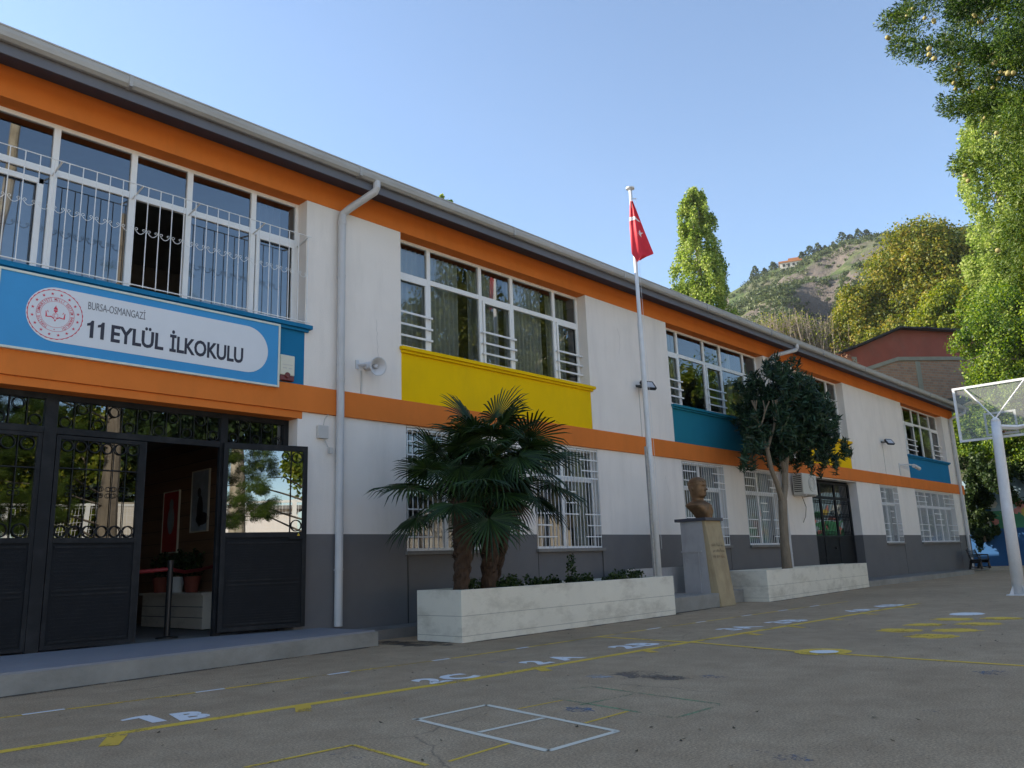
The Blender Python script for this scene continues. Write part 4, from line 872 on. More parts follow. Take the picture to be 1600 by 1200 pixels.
# the bust: stacked sections, facing -Y.  section = (z, centre y, half width x, front depth, back depth)
def bust():
    S = [(2.00,0,.15,.30,.05),(2.08,0,.20,.295,.09),(2.17,0,.26,.285,.16),(2.25,0,.31,.27,.24),(2.31,0,.33,.25,.285),(2.355,0,.29,.20,.255),(2.395,0,.19,.14,.19),(2.43,0,.142,.105,.158),(2.47,0,.138,.105,.152),
         (2.50,0,.142,.145,.152),(2.53,0,.150,.178,.16),(2.58,0,.163,.185,.175),(2.63,0,.172,.187,.19),(2.68,0,.178,.188,.21),(2.74,0,.184,.192,.225),(2.80,0,.188,.203,.232),(2.86,0,.184,.198,.23),(2.91,0,.165,.172,.205),(2.95,0,.125,.122,.15),(2.975,0,.07,.06,.085),(2.985,0,.02,.02,.03)]
    zs = np.array([s[0] for s in S]); n = 96; m_ = 150; vs = []
    Z_ = np.linspace(2.0, 2.985, m_)
    arr = np.array(S)
    for z in Z_:
        cy, wx, fd, bd = [np.interp(z, zs, arr[:,i]) for i in (1,2,3,4)]
        for k in range(n):
            a = 2*math.pi*k/n; cx_, sy_ = math.cos(a), math.sin(a)     # sy_<0 is the front
            e = .85 if z > 2.42 else .7
            x = wx*math.copysign(abs(cx_)**e, cx_); y = (fd if sy_ < 0 else bd)*math.copysign(abs(sy_)**e, sy_)
            f_ = max(0, -sy_)
            def bump(z0, sz, x0, sx_, amt): return amt*math.exp(-((z-z0)/sz)**2-((x-x0)/sx_)**2)*f_
            d = 0
            if z > 2.45:
                d += bump(2.668,.030,0,.026,.072)+bump(2.72,.05,0,.020,.040)
                d += bump(2.606,.012,0,.045,.016)+bump(2.578,.011,0,.04,.014)-bump(2.592,.005,0,.045,.010)
                d += bump(2.535,.024,0,.05,.036)-bump(2.562,.012,0,.05,.006)
                d += bump(2.785,.018,.055,.042,.018)+bump(2.785,.018,-.055,.042,.018)
                d -= bump(2.748,.018,.058,.030,.020)+bump(2.748,.018,-.058,.030,.020)
                d += bump(2.748,.009,.058,.017,.014)+bump(2.748,.009,-.058,.017,.014)
                d += bump(2.68,.03,.095,.032,.012)+bump(2.68,.03,-.095,.032,.012)
            if z > 2.84 or (y > 0.0 and z > 2.66): d += .005*math.sin(a*13+z*70)+.012*(1 if z > 2.86 else 0)
            ear = .032*math.exp(-((z-2.715)/.045)**2)*math.exp(-((y-.045)/.026)**2)
            x += math.copysign(ear, x)
            if z < 2.36:   # coat lapels and collar
                d += .028*math.exp(-((abs(x)-(2.42-z)*.5)/.035)**2)*f_-.02*math.exp(-(x/.03)**2)*f_
            vs.append((17.36+x, -1.47+cy+y-d, z+ (0 if z>2.4 else .0)))
    fs = [(i*n+k, i*n+(k+1)%n, (i+1)*n+(k+1)%n, (i+1)*n+k) for i in range(m_-1) for k in range(n)] + [tuple(reversed(range(n))), tuple(range((m_-1)*n, m_*n))]
    return vs, fs
b = MB(); b.add(*bust())
BU = b.build('bust','bronze',None,smooth=True); tag(BU,'bronze portrait bust of a man in a coat on the pedestal','bust')
# stool of thin rod behind the bust
# small dark spout on the second planter side
# ================================================================ PALMS
def palm(base, top, tr, nfr, seed, lab, droop=0., fan=.62, pet=.62, dead=8, low=-25):
    rnd = random.Random(seed); t = thing('palm_tree', base, lab, 'palm', 'fan palms in the first planter')
    B, T = Vector(base), Vector(top); q = MB(); n = 16; vs = []; seg = 22
    for j in range(seg+1):
        v = j/seg; c = B.lerp(T, v)+Vector((.03*math.sin(v*4),.02*math.cos(v*5),0)); r_ = tr*(.95+.35*math.sin(min(v*1.6,1)*math.pi*.5)) if v < .9 else tr*1.2
        for k in range(n): a = 6.2832*k/n; rr_ = r_*(1+.12*math.sin(k*5+j*2.4)+rnd.uniform(-.07,.07)); vs.append((c.x+rr_*math.cos(a), c.y+rr_*math.sin(a), c.z))
    q.add(vs, [(j*n+k,j*n+(k+1)%n,(j+1)*n+(k+1)%n,(j+1)*n+k) for j in range(seg) for k in range(n)]); # leaf base stubs and fibres
    for i in range(150):
        v = rnd.uniform(.1,1); c = B.lerp(T, v); a = rnd.uniform(0,6.283); d = Vector((math.cos(a),math.sin(a),0)); r_ = tr*1.05; p0 = c+d*r_*.9; p1 = c+d*(r_+rnd.uniform(.02,.06))+Vector((0,0,rnd.uniform(-.02,.14))); s_ = d.cross(Vector((0,0,1)))*rnd.uniform(.008,.028)
        q.add([p0-s_,p0+s_,p1+s_*.3,p1-s_*.3,p0+Vector((0,0,.02))+d*.015],[(0,1,2,3),(0,4,2),(4,1,3)])
    q.build('trunk','palmbark',t)
    fr = MB(); pt = MB(); dd = MB()
    for i in range(nfr+dead):
        isd = i >= nfr; az = i*2.39996+rnd.uniform(-.25,.25); 
        el = R(rnd.uniform(low,20) if i % 2 else rnd.uniform(15,80)) if not isd else R(rnd.uniform(-80,-60))
        if not isd: el = R(80-(80-low)*((i+.5)/nfr)**.9 + rnd.uniform(-8,8))
        d = Vector((math.cos(az)*math.cos(el), math.sin(az)*math.cos(el), math.sin(el))); L = pet*rnd.uniform(.85,1.15)*(1 if not isd else .45)
        end = T+d*L*.6+Vector((0,0,.0)); d2 = (d+Vector((0,0,-.18-(.25 if isd else droop)))).normalized(); hub = end+d2*L*.4
        (dd if isd else pt).tube([T+Vector((0,0,-.05)), end, hub], [.014,.010,.007], 5)
        side = d2.cross(Vector((0,0,1))); side = side.normalized() if side.length > .05 else Vector((1,0,0)); up = side.cross(d2).normalized()
        nseg = 34 if not isd else 18; rad_ = fan*rnd.uniform(.85,1.1)*(1 if not isd else .75); tilt = rnd.uniform(-.5,.5); side = (side*math.cos(tilt)+up*math.sin(tilt)).normalized(); up = side.cross(d2).normalized()
        dst = dd if isd else fr
        for k in range(nseg):
            th = R(-128+256*k/(nseg-1))*(.55 if isd else 1); dr = d2*math.cos(th)+side*math.sin(th); ln = rad_*(.72+.28*math.cos(th*.6))*rnd.uniform(.92,1.06)
            fold = up*(.10*abs(math.sin(th)))*ln*-1; wv = dr.cross(up).normalized()*.019
            p0 = hub+dr*.02; p1 = hub+dr*ln*.5+fold*.4; sag = Vector((0,0,-(.06+.16*rnd.random()**2+(.2 if isd else 0))*ln*1.2)); p2 = hub+dr*ln*.8+fold*.8+sag*.35; p3 = hub+dr*ln*.98+fold+sag*1.15
            mid = up*.010
            dst.add([p0-wv*.25,p0+wv*.25,p1+wv,p1-wv,p2+wv*.75,p2-wv*.75,p3,p1+mid,p2+mid,p0+mid*.5],[(0,9,7,3),(9,1,2,7),(3,7,8,5),(7,2,4,8),(5,8,6),(8,4,6)])
    fr.build('fronds','palmleaf',t); pt.build('leaf_stalks','palmleaf',t); dd.build('dry_fronds','palmdead',t); return t
palm((9.02,-2.02,.68),(9.06,-2.0,2.12),.115,17,3,'shorter fan palm with green fronds at the near end of the planter', fan=.66, pet=.85, droop=.3, dead=0, low=-20)
palm((9.68,-1.98,.68),(9.74,-1.98,2.88),.12,26,8,'taller fan palm with a wide dark crown in the planter', fan=.74, pet=.70, droop=.35, dead=3, low=-35)
palm((10.0,-1.72,.68),(10.5,-1.72,2.55),.10,15,15,'leaning fan palm behind the tall one', fan=.78, pet=.85, droop=.3, dead=3)

# ================================================================ OLEANDER
def limbs(q, p, d, r_, L, depth, rnd, ends, spread=.5, grav=0., minr=.012):
    p = Vector(p); d = Vector(d).normalized(); pts = [p]; n = 4
    for i in range(n):
        d = (d+Vector((rnd.uniform(-1,1),rnd.uniform(-1,1),rnd.uniform(-.6,.8)+grav))*.13).normalized(); p = p+d*L/n; pts.append(p)
    rs = [r_*(1-.35*i/n) for i in range(n+1)]; q.tube(pts, rs, 8 if r_ > .04 else 5, caps=False)
    if depth == 0 or r_*.6 < minr: ends.append((p, d)); return
    for k in range(rnd.choice((2,3))):
        a = Vector((rnd.uniform(-1,1),rnd.uniform(-1,1),rnd.uniform(-.3,.7))); limbs(q, p, d+a*spread, r_*.62, L*.78, depth-1, rnd, ends, spread, grav, minr)
    if depth > 1: ends.append((pts[2], d))
t = thing('oleander_tree', (21.5,-1.6,.68), 'dark leafy oleander tree with a forked pale trunk in the second planter', 'tree')
q = MB(); rnd = random.Random(5)
q.tube([(21.45,-1.6,.6),(21.45,-1.6,1.4),(21.53,-1.6,2.1),(21.6,-1.6,2.55)], [.145,.12,.115,.12], 12)
ends = []
q.tube([(21.58,-1.6,2.5),(21.35,-1.62,2.95),(21.1,-1.6,3.4),(21.0,-1.6,3.9)], [.085,.07,.065,.055], 8)
q.tube([(21.6,-1.6,2.5),(21.85,-1.6,2.95),(21.95,-1.6,3.35),(22.3,-1.55,3.9)], [.10,.09,.085,.07], 8)
q.tube([(21.95,-1.6,3.3),(21.75,-1.65,3.7),(21.7,-1.7,4.2)], [.07,.065,.05], 8)
for p_, d_ in (((21.0,-1.6,3.9),(-.5,0,1)),((22.3,-1.55,3.9),(.7,0,1)),((21.7,-1.7,4.2),(0,-.2,1)),((22.3,-1.55,3.9),(.2,.3,1)),((21.0,-1.6,3.9),(.2,-.3,1)),((22.3,-1.55,3.9),(1.6,-.1,.3))):
    limbs(q, p_, d_, .045, .6, 3, rnd, ends, .55)
q.build('trunk','oleanderbark',t)
PP, NN = [], []
cc = np.array([22.55,-1.5,4.72]); rad3 = np.array([2.0,1.15,1.5])
for i in range(820):
    d = rng.normal(size=3); d /= np.linalg.norm(d); rr_ = rng.random()**.38; c = cc+d*rad3*rr_*(.92+.22*math.sin(5*d[0]+3*d[2]+2))
    if c[2] < 3.15 and abs(c[0]-21.9) < .45: continue
    # a spray: leaves around an upward twig
    tw = np.array([d[0]*.5, d[1]*.5, .8]); tw /= np.linalg.norm(tw); nL = 30
    h = rng.random(nL)*.36; a = rng.random(nL)*6.283; e1 = np.cross(tw, [0,0,1.]); e1 /= np.linalg.norm(e1)+1e-6; e2 = np.cross(tw, e1)
    out = np.cos(a)[:,None]*e1+np.sin(a)[:,None]*e2; dirv = out*.8+tw*.65
    PP.append(c+tw*h[:,None]+dirv*.07); NN.append(dirv)
for c in ((25.6,-1.7,3.7),(25.9,-1.7,3.95),(25.2,-1.7,3.55),(24.8,-1.65,3.5),(24.5,-1.65,3.75),(26.2,-1.7,4.1),(19.7,-1.6,3.2),(19.6,-1.6,3.5),(20.0,-1.6,3.65),(23.3,-1.6,6.3),(23.2,-1.6,6.5),(22.2,-1.6,6.35),(21.7,-1.6,6.1),(24.3,-1.5,6.0),(25.0,-1.5,3.9)):
    for j in range(3):
        c2 = np.array(c)+rng.normal(size=3)*.12; nL = 34; h = rng.random(nL)*.4; a = rng.random(nL)*6.283; tw = np.array([.25,0,.9])
        out = np.stack([np.cos(a), np.sin(a), np.zeros(nL)], 1); dirv = out*.8+tw*.6; PP.append(c2+tw*h[:,None]+dirv*.07); NN.append(dirv)
D_ = np.vstack(NN); P_ = np.vstack(PP)
leaves('crown','oleander',P_,.25,t,aspect=.18,up=D_/np.linalg.norm(D_,axis=1,keepdims=True))

# ================================================================ BENCH
t = thing('park_bench', (43.6,-.6,.1), 'black cast iron park bench against the far end of the school wall', 'bench')
bx0, bx1 = 42.9, 44.4
q = MB()
for i in range(4): q.box(bx0, bx1, -1.02+i*.11, -.93+i*.11, .52, .55)
q.build('seat','black',t); q = MB()
for i in range(4): z = .64+i*.085; y = -.56+i*.03; q.box(bx0, bx1, y, y+.03, z, z+.06)
q.build('backrest','black',t)
for x in (bx0+.06, bx1-.06):
    q = MB(); q.bar((x,-1.0,.10),(x,-.94,.53),.075); q.bar((x,-.48,.10),(x,-.60,.53),.075); q.bar((x,-.60,.5),(x,-.44,1.0),.05); q.bar((x,-1.0,.45),(x,-.58,.45),.11); q.bar((x,-.98,.53),(x,-.98,.74),.035); q.bar((x,-1.0,.74),(x,-.52,.76),.04); q.bar((x,-.98,.15),(x,-.5,.22),.03); q.build('leg','black',t)

# ================================================================ BASKETBALL STAND
t = thing('basketball_stand', (21.8,-6.9,0), 'white basketball stand seen from behind its clear backboard', 'basketball stand')
q = MB(); q.tube([(21.8,-6.9,0),(21.95,-6.9,2.0),(22.06,-6.92,3.5),(22.1,-6.93,4.02)], [.135,.12,.11,.105], 16); q.lathe([(.105,0),(.08,.07),(.03,.11),(0,.115)], (22.1,-6.93,4.02), n=16); q.build('pole','pole',t,smooth=True)
q = MB(); q.box(21.58,22.02,-7.12,-6.68,0,.025); 
for a in range(4): an = a*math.pi/2+.78; q.add([(21.8+.13*math.cos(an),-6.9+.13*math.sin(an),.025),(21.8+.24*math.cos(an),-6.9+.24*math.sin(an),.025),(21.8+.13*math.cos(an),-6.9+.13*math.sin(an),.22),(21.81+.13*math.cos(an),-6.91+.13*math.sin(an),.025),(21.81+.24*math.cos(an),-6.91+.24*math.sin(an),.025),(21.81+.13*math.cos(an),-6.91+.13*math.sin(an),.22)],[(0,1,2),(3,5,4),(1,4,5,2)])
q.build('base_plate','pole',t)
BX = 22.5; y0, y1, z0, z1 = -7.85, -6.05, 3.72, 4.99
q = MB(); q.add([(BX,y0,z0),(BX,y1,z0),(BX,y1,z1),(BX,y0,z1)],[(0,1,2,3)]); q.build('backboard','plexi',t)
q = MB(); e = .055; q.box(BX-.03,BX+.03,y0-e,y0,z0-e,z1+e); q.box(BX-.03,BX+.03,y1,y1+e,z0-e,z1+e); q.box(BX-.03,BX+.03,y0,y1,z0-e,z0); q.box(BX-.03,BX+.03,y0,y1,z1,z1+e); q.build('backboard_frame','pole',t)
q = MB(); a0, a1, b0, b1 = -7.25, -6.65, 3.80, 4.27; e = .05
for a in ((a0-e,a0,b0,b1),(a1,a1+e,b0,b1),(a0-e,a1+e,b1,b1+e),(a0-e,a1+e,b0-e,b0)): q.box(BX+.004,BX+.01,*a)
q.build('target_square','pole',t)
q = MB(); q.bar((22.1,-6.93,4.1),(BX-.02,-6.28,5.0),.026); q.bar((22.1,-6.93,4.1),(BX-.02,-7.6,5.0),.026); q.bar((22.1,-6.93,3.95),(BX,-6.93,3.85),.06); q.build('strut','pole',t)
q = MB(); q.ring((BX+.35,-6.95,3.82),.225,.011,(0,0,1),28,6); q.box(BX,BX+.14,-7.0,-6.9,3.78,3.85); q.build('hoop','hutor',t)
q = MB(); q.bar((22.12,-6.96,3.9),(22.35,-7.3,3.86),.08); q.bar((22.35,-7.3,3.86),(22.5,-7.8,3.92),.07); q.build('side_arm','pole',t)

# ================================================================ MURAL WALL
t = thing('mural_wall', (54,0,0), 'high retaining wall with blue base and colourful mural past the school', 'wall')
q = MB(); q.box(54,54.5,-40,19,2.1,5.0); q.build('upper_wall','pave',t)
q = MB(); q.box(53.97,54.5,-40,19,0,2.1); q.build('lower_wall','murblue',t)
M['m_green'] = mat('mural_green',(.05,.22,.11),.8,var=.3,scale=1); M['m_pink'] = mat('mural_pink',(.5,.2,.17),.8,var=.3,scale=2); M['m_white'] = mat('mural_white',(.5,.52,.48),.8,var=.2); M['m_yel'] = mat('mural_yellow',(.5,.38,.08),.8); M['m_sky'] = mat('mural_sky',(.25,.36,.42),.8,var=.2)
q = MB(); q.box(53.985,54,-40,19,2.1,3.1); q.build('mural_field','m_green',t); q = MB(); q.box(53.985,54,-40,19,3.1,4.95); q.build('mural_sky','m_sky',t)
rnd = random.Random(4)
for m_, nn in (('m_pink',44),('m_white',36),('m_yel',24),('m_green',40),('m_sky',20),('murblue',8)):
    q = MB()
    for i in range(nn):
        y = rnd.uniform(-16,8); z = rnd.uniform(2.3,4.0); ry, rz = rnd.uniform(.08,.34), rnd.uniform(.1,.42); n = 12; xx = 53.98-.001*rnd.randint(1,6)
        q.add([(xx,y+ry*(1+.35*math.sin(3*k+i))*math.cos(6.283*k/n),z+rz*math.sin(6.283*k/n)) for k in range(n)],[tuple(range(n))])
    q.build('mural_figures',m_,t)

# ================================================================ TERRAIN
def gridmesh(name, m, fx, nu, nv, label):
    V = np.array([fx(i/(nu-1), j/(nv-1)) for j in range(nv) for i in range(nu)])
    b = MB(); b.v = [tuple(p) for p in V]; b.f = [(j*nu+i,j*nu+i+1,(j+1)*nu+i+1,(j+1)*nu+i) for j in range(nv-1) for i in range(nu-1)]
    o = b.build(name, m, None, smooth=True); return struct(o, label)
from mathutils import noise as mn
M['slope'] = mat('earth_slope',(.10,.085,.05),1,scale=.3,var2=(.04,.05,.02),bump=.5)
def near(u, v):   # bank rising behind the mural wall and the school
    x = 54.4+v*70; y = -60+u*190; 
    z = 4.9+3*min(1,v*8)+v*20+2.2*mn.noise(Vector((x*.05,y*.05,0)))*min(1,v*6); return (x,y,z)
gridmesh('near_hillside','slope',near,60,30,'earth bank behind the mural wall')
def near2(u, v):
    y = 19+v*60; x = -60+u*114.3; return (x,y,v*26*(.35+.65*u)+.8*mn.noise(Vector((x*.08,y*.08,3))))
gridmesh('rear_bank','slope',near2,50,20,'rising ground behind the school')
RA = [40,50,56,60,63,64.9,66.7,68.5,71,73,78,85,95,110,130]; RE = [3,6,9.5,14.5,17.6,18.35,18.95,19.2,19.65,19.55,19.4,19,18,14,8]
def hillp(az, t_, n_=True):
    r_ = 130+330*t_; el = np.interp(az, RA, RE); zr = 1.1+460*math.tan(R(el))
    z = zr*(t_**1.05)*.93+zr*.07*min(1,t_*3); ca, sa = math.cos(R(az)), math.sin(R(az)); x = r_*sa; y = -11.6+r_*ca
    if n_:
        k = min(1,t_*4)*min(1,(1-t_)*7); z += k*(13*mn.noise(Vector((x*.012,y*.012,1)))+7*mn.noise(Vector((x*.035,y*.035,5)))+3*mn.noise(Vector((x*.1,y*.1,9)))) + (1-min(1,(1-t_)*7))*1.2*mn.noise(Vector((x*.06,y*.06,2)))
    wn = math.exp(-((az-68.9)/1.25)**2)*(1+.25*mn.noise(Vector((x*.04,y*.04,4))))
    sm = lambda a,b,v: max(0,min(1,(v-a)/(b-a)))
    ed = .60+.05*mn.noise(Vector((x*.03,y*.03,8))); z -= 26*wn*sm(.25,.48,t_)*(1-sm(ed,ed+.035,t_))
    return Vector((x,y,z))
def hillmat():
    m = bpy.data.materials.new('mountain_scrub'); m.use_nodes = True; n = m.node_tree.nodes; l = m.node_tree.links; b = n['Principled BSDF']; b.inputs['Roughness'].default_value = 1; b.inputs['Specular IOR Level'].default_value = .05
    tc = n.new('ShaderNodeTexCoord')
    def nz(s,d): q = n.new('ShaderNodeTexNoise'); q.inputs['Scale'].default_value = s; q.inputs['Detail'].default_value = d; q.inputs['Roughness'].default_value = .65; l.new(tc.outputs['Object'], q.inputs['Vector']); return q
    a, f = nz(.022,9), nz(.16,6)
    ad = n.new('ShaderNodeMath'); ad.operation = 'MULTIPLY_ADD'; ad.inputs[1].default_value = .35; l.new(f.outputs['Fac'], ad.inputs[0]); l.new(a.outputs['Fac'], ad.inputs[2])
    cr = n.new('ShaderNodeValToRGB'); e = cr.color_ramp.elements; e.new(.5); e.new(.6); e.new(.7)
    for i, (p, c) in enumerate([(.54,(.032,.055,.02)),(.69,(.065,.095,.032)),(.77,(.11,.125,.055)),(.84,(.20,.18,.11)),(.91,(.31,.28,.22))]): e[i].position = p; e[i].color = (*c,1)
    l.new(ad.outputs[0], cr.inputs[0])
    # rock on the steep faces
    g_ = n.new('ShaderNodeNewGeometry'); sp = n.new('ShaderNodeSeparateXYZ'); l.new(g_.outputs['True Normal'], sp.inputs[0]); mr = n.new('ShaderNodeMapRange'); mr.inputs[1].default_value = .80; mr.inputs[2].default_value = .66; l.new(sp.outputs[2], mr.inputs[0])
    mx = n.new('ShaderNodeMix'); mx.data_type = 'RGBA'; l.new(mr.outputs[0], mx.inputs[0]); l.new(cr.outputs[0], mx.inputs[6]); mx.inputs[7].default_value = (.13,.11,.095,1); l.new(mx.outputs[2], b.inputs['Base Color'])
    bp = n.new('ShaderNodeBump'); bp.inputs['Strength'].default_value = 1; bp.inputs['Distance'].default_value = 2.5; l.new(f.outputs['Fac'], bp.inputs['Height']); l.new(bp.outputs[0], b.inputs['Normal']); return m
M['hill'] = hillmat()
gridmesh('mountain','hill',lambda u,v: tuple(hillp(44+u*70,v)),200,110,'steep scrubby mountain with bare rock rising behind')
# bushes over the slope
M['bush'] = leafmat('mountain_bush_leaf', [(.025,.045,.015),(.06,.085,.025),(.12,.14,.04)], .2)
PP = []
for i in range(5200):
    az = random.uniform(60,80); t_ = random.uniform(.2,.985); p = hillp(az,t_)
    if mn.noise(Vector((p.x*.018,p.y*.018,7))) < -.2+random.uniform(-.25,.2): continue
    s_ = random.uniform(.6,2.0); pts, _ = blobpts((p.x,p.y,p.z+s_*.5),(s_*1.2,s_*1.2,s_*.9),42,.3); PP.append(pts)
tag(leaves('mountain_scrub','bush',np.vstack(PP),.9), 'low green scrub spread over the mountain slope', 'scrub', kind='stuff')
# dark pines on the ridge
def smalltree(name, m, c, h, wd, label, cat, group, n, leaf, cone=True):
    t = thing(name, c, label, cat, group); q = MB(); q.tube([(c[0],c[1],c[2]-1),(c[0],c[1],c[2]+h*.7)],[h*.03,h*.015],6); q.build('trunk','bark',t)
    k = rng.random(n); a = rng.random(n)*6.283; rad_ = wd*.5*((1-k)**.45*(.75+.25*np.sin(a*2+k*9)) if cone else np.sin(k*3.0+.15)**.7)*np.sqrt(rng.uniform(.3,1,n)); P = np.stack([c[0]+rad_*np.cos(a), c[1]+rad_*np.sin(a), c[2]+h*(.15+.85*k)],1)
    leaves('crown', m, P, leaf, t); return t
pos = ['leftmost','second from left','third from left','fourth from left','fifth from left','sixth from left','seventh from left','eighth from left','ninth from left','tenth from left','eleventh from left','twelfth from left','rightmost']
for i, (az, s_) in enumerate([(64.75,5.5),(64.95,9.5),(65.6,4.5),(66.2,6),(68.15,6.5),(68.7,8.5),(69.25,9),(69.7,6),(70.25,6.5),(70.85,10.5),(71.35,7),(71.9,10),(72.4,9)]):
    p = hillp(az,.985); smalltree('pine_tree','pine',(p.x,p.y,p.z-.5),s_*.85,s_*random.uniform(.75,1.25),'small dark pine on the mountain ridge, %s' % pos[i],'pine','pines along the ridge',320,1.2,True)
# hut near the ridge
p = hillp(67.35,.95); t = thing('hilltop_hut', (p.x,p.y,p.z-2), 'small pale hut with an orange roof just below the ridge', 'hut')
rt = Vector((math.cos(R(67.35)),-math.sin(R(67.35)),0)); bk = Vector((math.sin(R(67.35)),math.cos(R(67.35)),0))
def obox(b, o, u, v, w0, w1, h0, h1, d0, d1): b.hexa([o+u*w0+v*d0+Vector((0,0,h0)),o+u*w1+v*d0+Vector((0,0,h0)),o+u*w1+v*d1+Vector((0,0,h0)),o+u*w0+v*d1+Vector((0,0,h0))],[o+u*w0+v*d0+Vector((0,0,h1)),o+u*w1+v*d0+Vector((0,0,h1)),o+u*w1+v*d1+Vector((0,0,h1)),o+u*w0+v*d1+Vector((0,0,h1))])
q = MB(); obox(q,p,rt,bk,-5.5,5.5,-2,2.6,-2,5); q.build('wall','hut',t); q = MB(); obox(q,p,rt,bk,-6,6,2.6,3.5,-2.5,5.5); obox(q,p,rt,bk,-1,4.5,3.5,4.6,-2.3,-2.1); q.build('roof','hutor',t)
q = MB()
for a in (-4,-1.5,1,3.2): obox(q,p,rt,bk,a,a+1.2,.4,1.9,-2.06,-2.02)
q.build('window','dark',t)

# ================================================================ TREES BEYOND THE SCHOOL
def at(az, dist, z=0): return Vector((dist*math.sin(R(az)), -11.6+dist*math.cos(R(az)), z))
def poplar(c, h, wd, label, n, zlo=.0, leaf=.30, m='poplar'):
    t = thing('poplar_tree', c, label, 'poplar'); q = MB(); rnd = random.Random(int(h*10)); q.tube([c,c+Vector((.1,.1,h*.5)),c+Vector((0,.2,h*.93))],[.35,.2,.04],8)
    for i in range(26): z = h*(.15+.7*i/26); a = rnd.uniform(0,6.28); r_ = wd*.2*(1-i/40); q.tube([c+Vector((0,0,z)),c+Vector((r_*.6*math.cos(a),r_*.6*math.sin(a),z+h*.06)),c+Vector((r_*math.cos(a),r_*math.sin(a),z+h*.15))],[.07,.05,.02],5,caps=False)
    q.build('trunk','palebark',t)
    PP, NN = [], []; nc = int(n/130)
    for i in range(nc):
        k = zlo+(1-zlo)*rng.random(); prof_ = np.interp(k,[0,.1,.3,.6,.8,.93,.98,1],[.6,.85,1,.97,.84,.55,.3,.08]); a = rng.random()*6.283; r_ = wd*.5*prof_*(.25+.75*rng.random()**.6)*(1+.15*math.sin(a*3+k*20))
        cc = (c.x+r_*math.cos(a), c.y+r_*math.sin(a), c.z+h*(.06+.94*k)); s_ = wd*.095*rng.uniform(.6,1.2)*(.4+.6*prof_); P, N = blobpts(cc,(s_,s_,s_*2.2),130,.3); PP.append(P)
    leaves('crown', m, np.vstack(PP), leaf, t, aspect=.8); return t
poplar(at(61.2,60),28.6,4.3,'tall slim poplar standing alone behind the school roof',70000,.35,.16)
poplar(at(42.68,62,0),30.9,3,'poplar whose tip only just clears the roof ridge',4000,.5,.24)
poplar(at(80.35,60,6),25.2,5.0,'tall pale green poplar partly hidden by the cypress',60000,.2,.17)
def broad(name, c, top, rad_, m, label, n, leaf, ncl=60, bark='palebark', seed=1, cat='tree', group=None, flat=.75, zmin=None, shell=.3):
    """trunk foot c, crown ellipsoid centre top, radii rad_"""
    t = thing(name, c, label, cat, group); q = MB(); rnd = random.Random(seed); c = Vector(c); tp = Vector(top); ends = []
    th = max(1.5,(tp.z-c.z)*.45); r0_ = .018*(tp.z+rad_[2]-c.z)+.10; fork = c+Vector(((tp.x-c.x)*.4,(tp.y-c.y)*.4,th)); q.tube([c,c.lerp(fork,.5)+Vector((.1,.05,0)),fork],[r0_*1.25,r0_,r0_*.85],10,caps=False)
    for k in range(5):
        a = k*1.2566+rnd.random(); tgt = tp+Vector((math.cos(a)*rad_[0]*.6,math.sin(a)*rad_[1]*.6,rnd.uniform(-.3,.35)*rad_[2])); m1 = fork.lerp(tgt,.5)+Vector((rnd.uniform(-.5,.5),rnd.uniform(-.5,.5),.2*rad_[2])); q.tube([fork,m1,tgt],[r0_*.55,r0_*.36,r0_*.12],7,caps=False)
        for j in range(3): t2 = tgt+Vector((rnd.uniform(-1,1)*rad_[0]*.3,rnd.uniform(-1,1)*rad_[1]*.3,rnd.uniform(-.3,.3)*rad_[2])); q.tube([m1.lerp(tgt,.3*j+.2),(m1+t2)*.5+Vector((0,0,.3)),t2],[r0_*.22,r0_*.15,r0_*.05],5,caps=False)
    q.build('trunk',bark,t)
    PP, NN = [], []; per = int(n/ncl)
    for i in range(ncl):
        d = rng.normal(size=3); d /= np.linalg.norm(d); r_ = rng.random()**.33; cc = np.array(tp)+d*np.array(rad_)*r_*.86
        if zmin is not None and cc[2] < zmin: continue
        s_ = np.array(rad_)*rng.uniform(.14,.30); P, N = blobpts(cc,(s_[0],s_[1],s_[2]*flat),per,shell); PP.append(P); NN.append(N+np.array([0,0,.5]))
    leaves('crown',m,np.vstack(PP),leaf,t,aspect=.75,N=np.vstack(NN),jit=.7); return t
broad('plane_tree',at(71.3,96,12),at(71.4,96,23),(5.0,5.0,8.2),'plane','yellowing plane tree nearest the mountain slope, left of its group',70000,.27,170,seed=2,group='plane trees behind the brick gable')
broad('plane_tree',at(75.6,98,13),at(75.5,98,28),(7.0,7.0,9.8),'plane','tallest rust tinted plane tree in the middle of its group',110000,.28,230,seed=3,group='plane trees behind the brick gable')
broad('plane_tree',at(77.3,86,12),at(76.6,86,20),(4.4,4.4,6.5),'plane2','bright yellow green tree standing just above the brick gable',60000,.25,120,seed=4,group='plane trees behind the brick gable')
broad('plane_tree',at(73.6,90,12),at(73.4,90,19.5),(5.5,4.5,5.0),'plane','low yellow tree directly over the brick gable peak',60000,.26,120,seed=6,group='plane trees behind the brick gable')
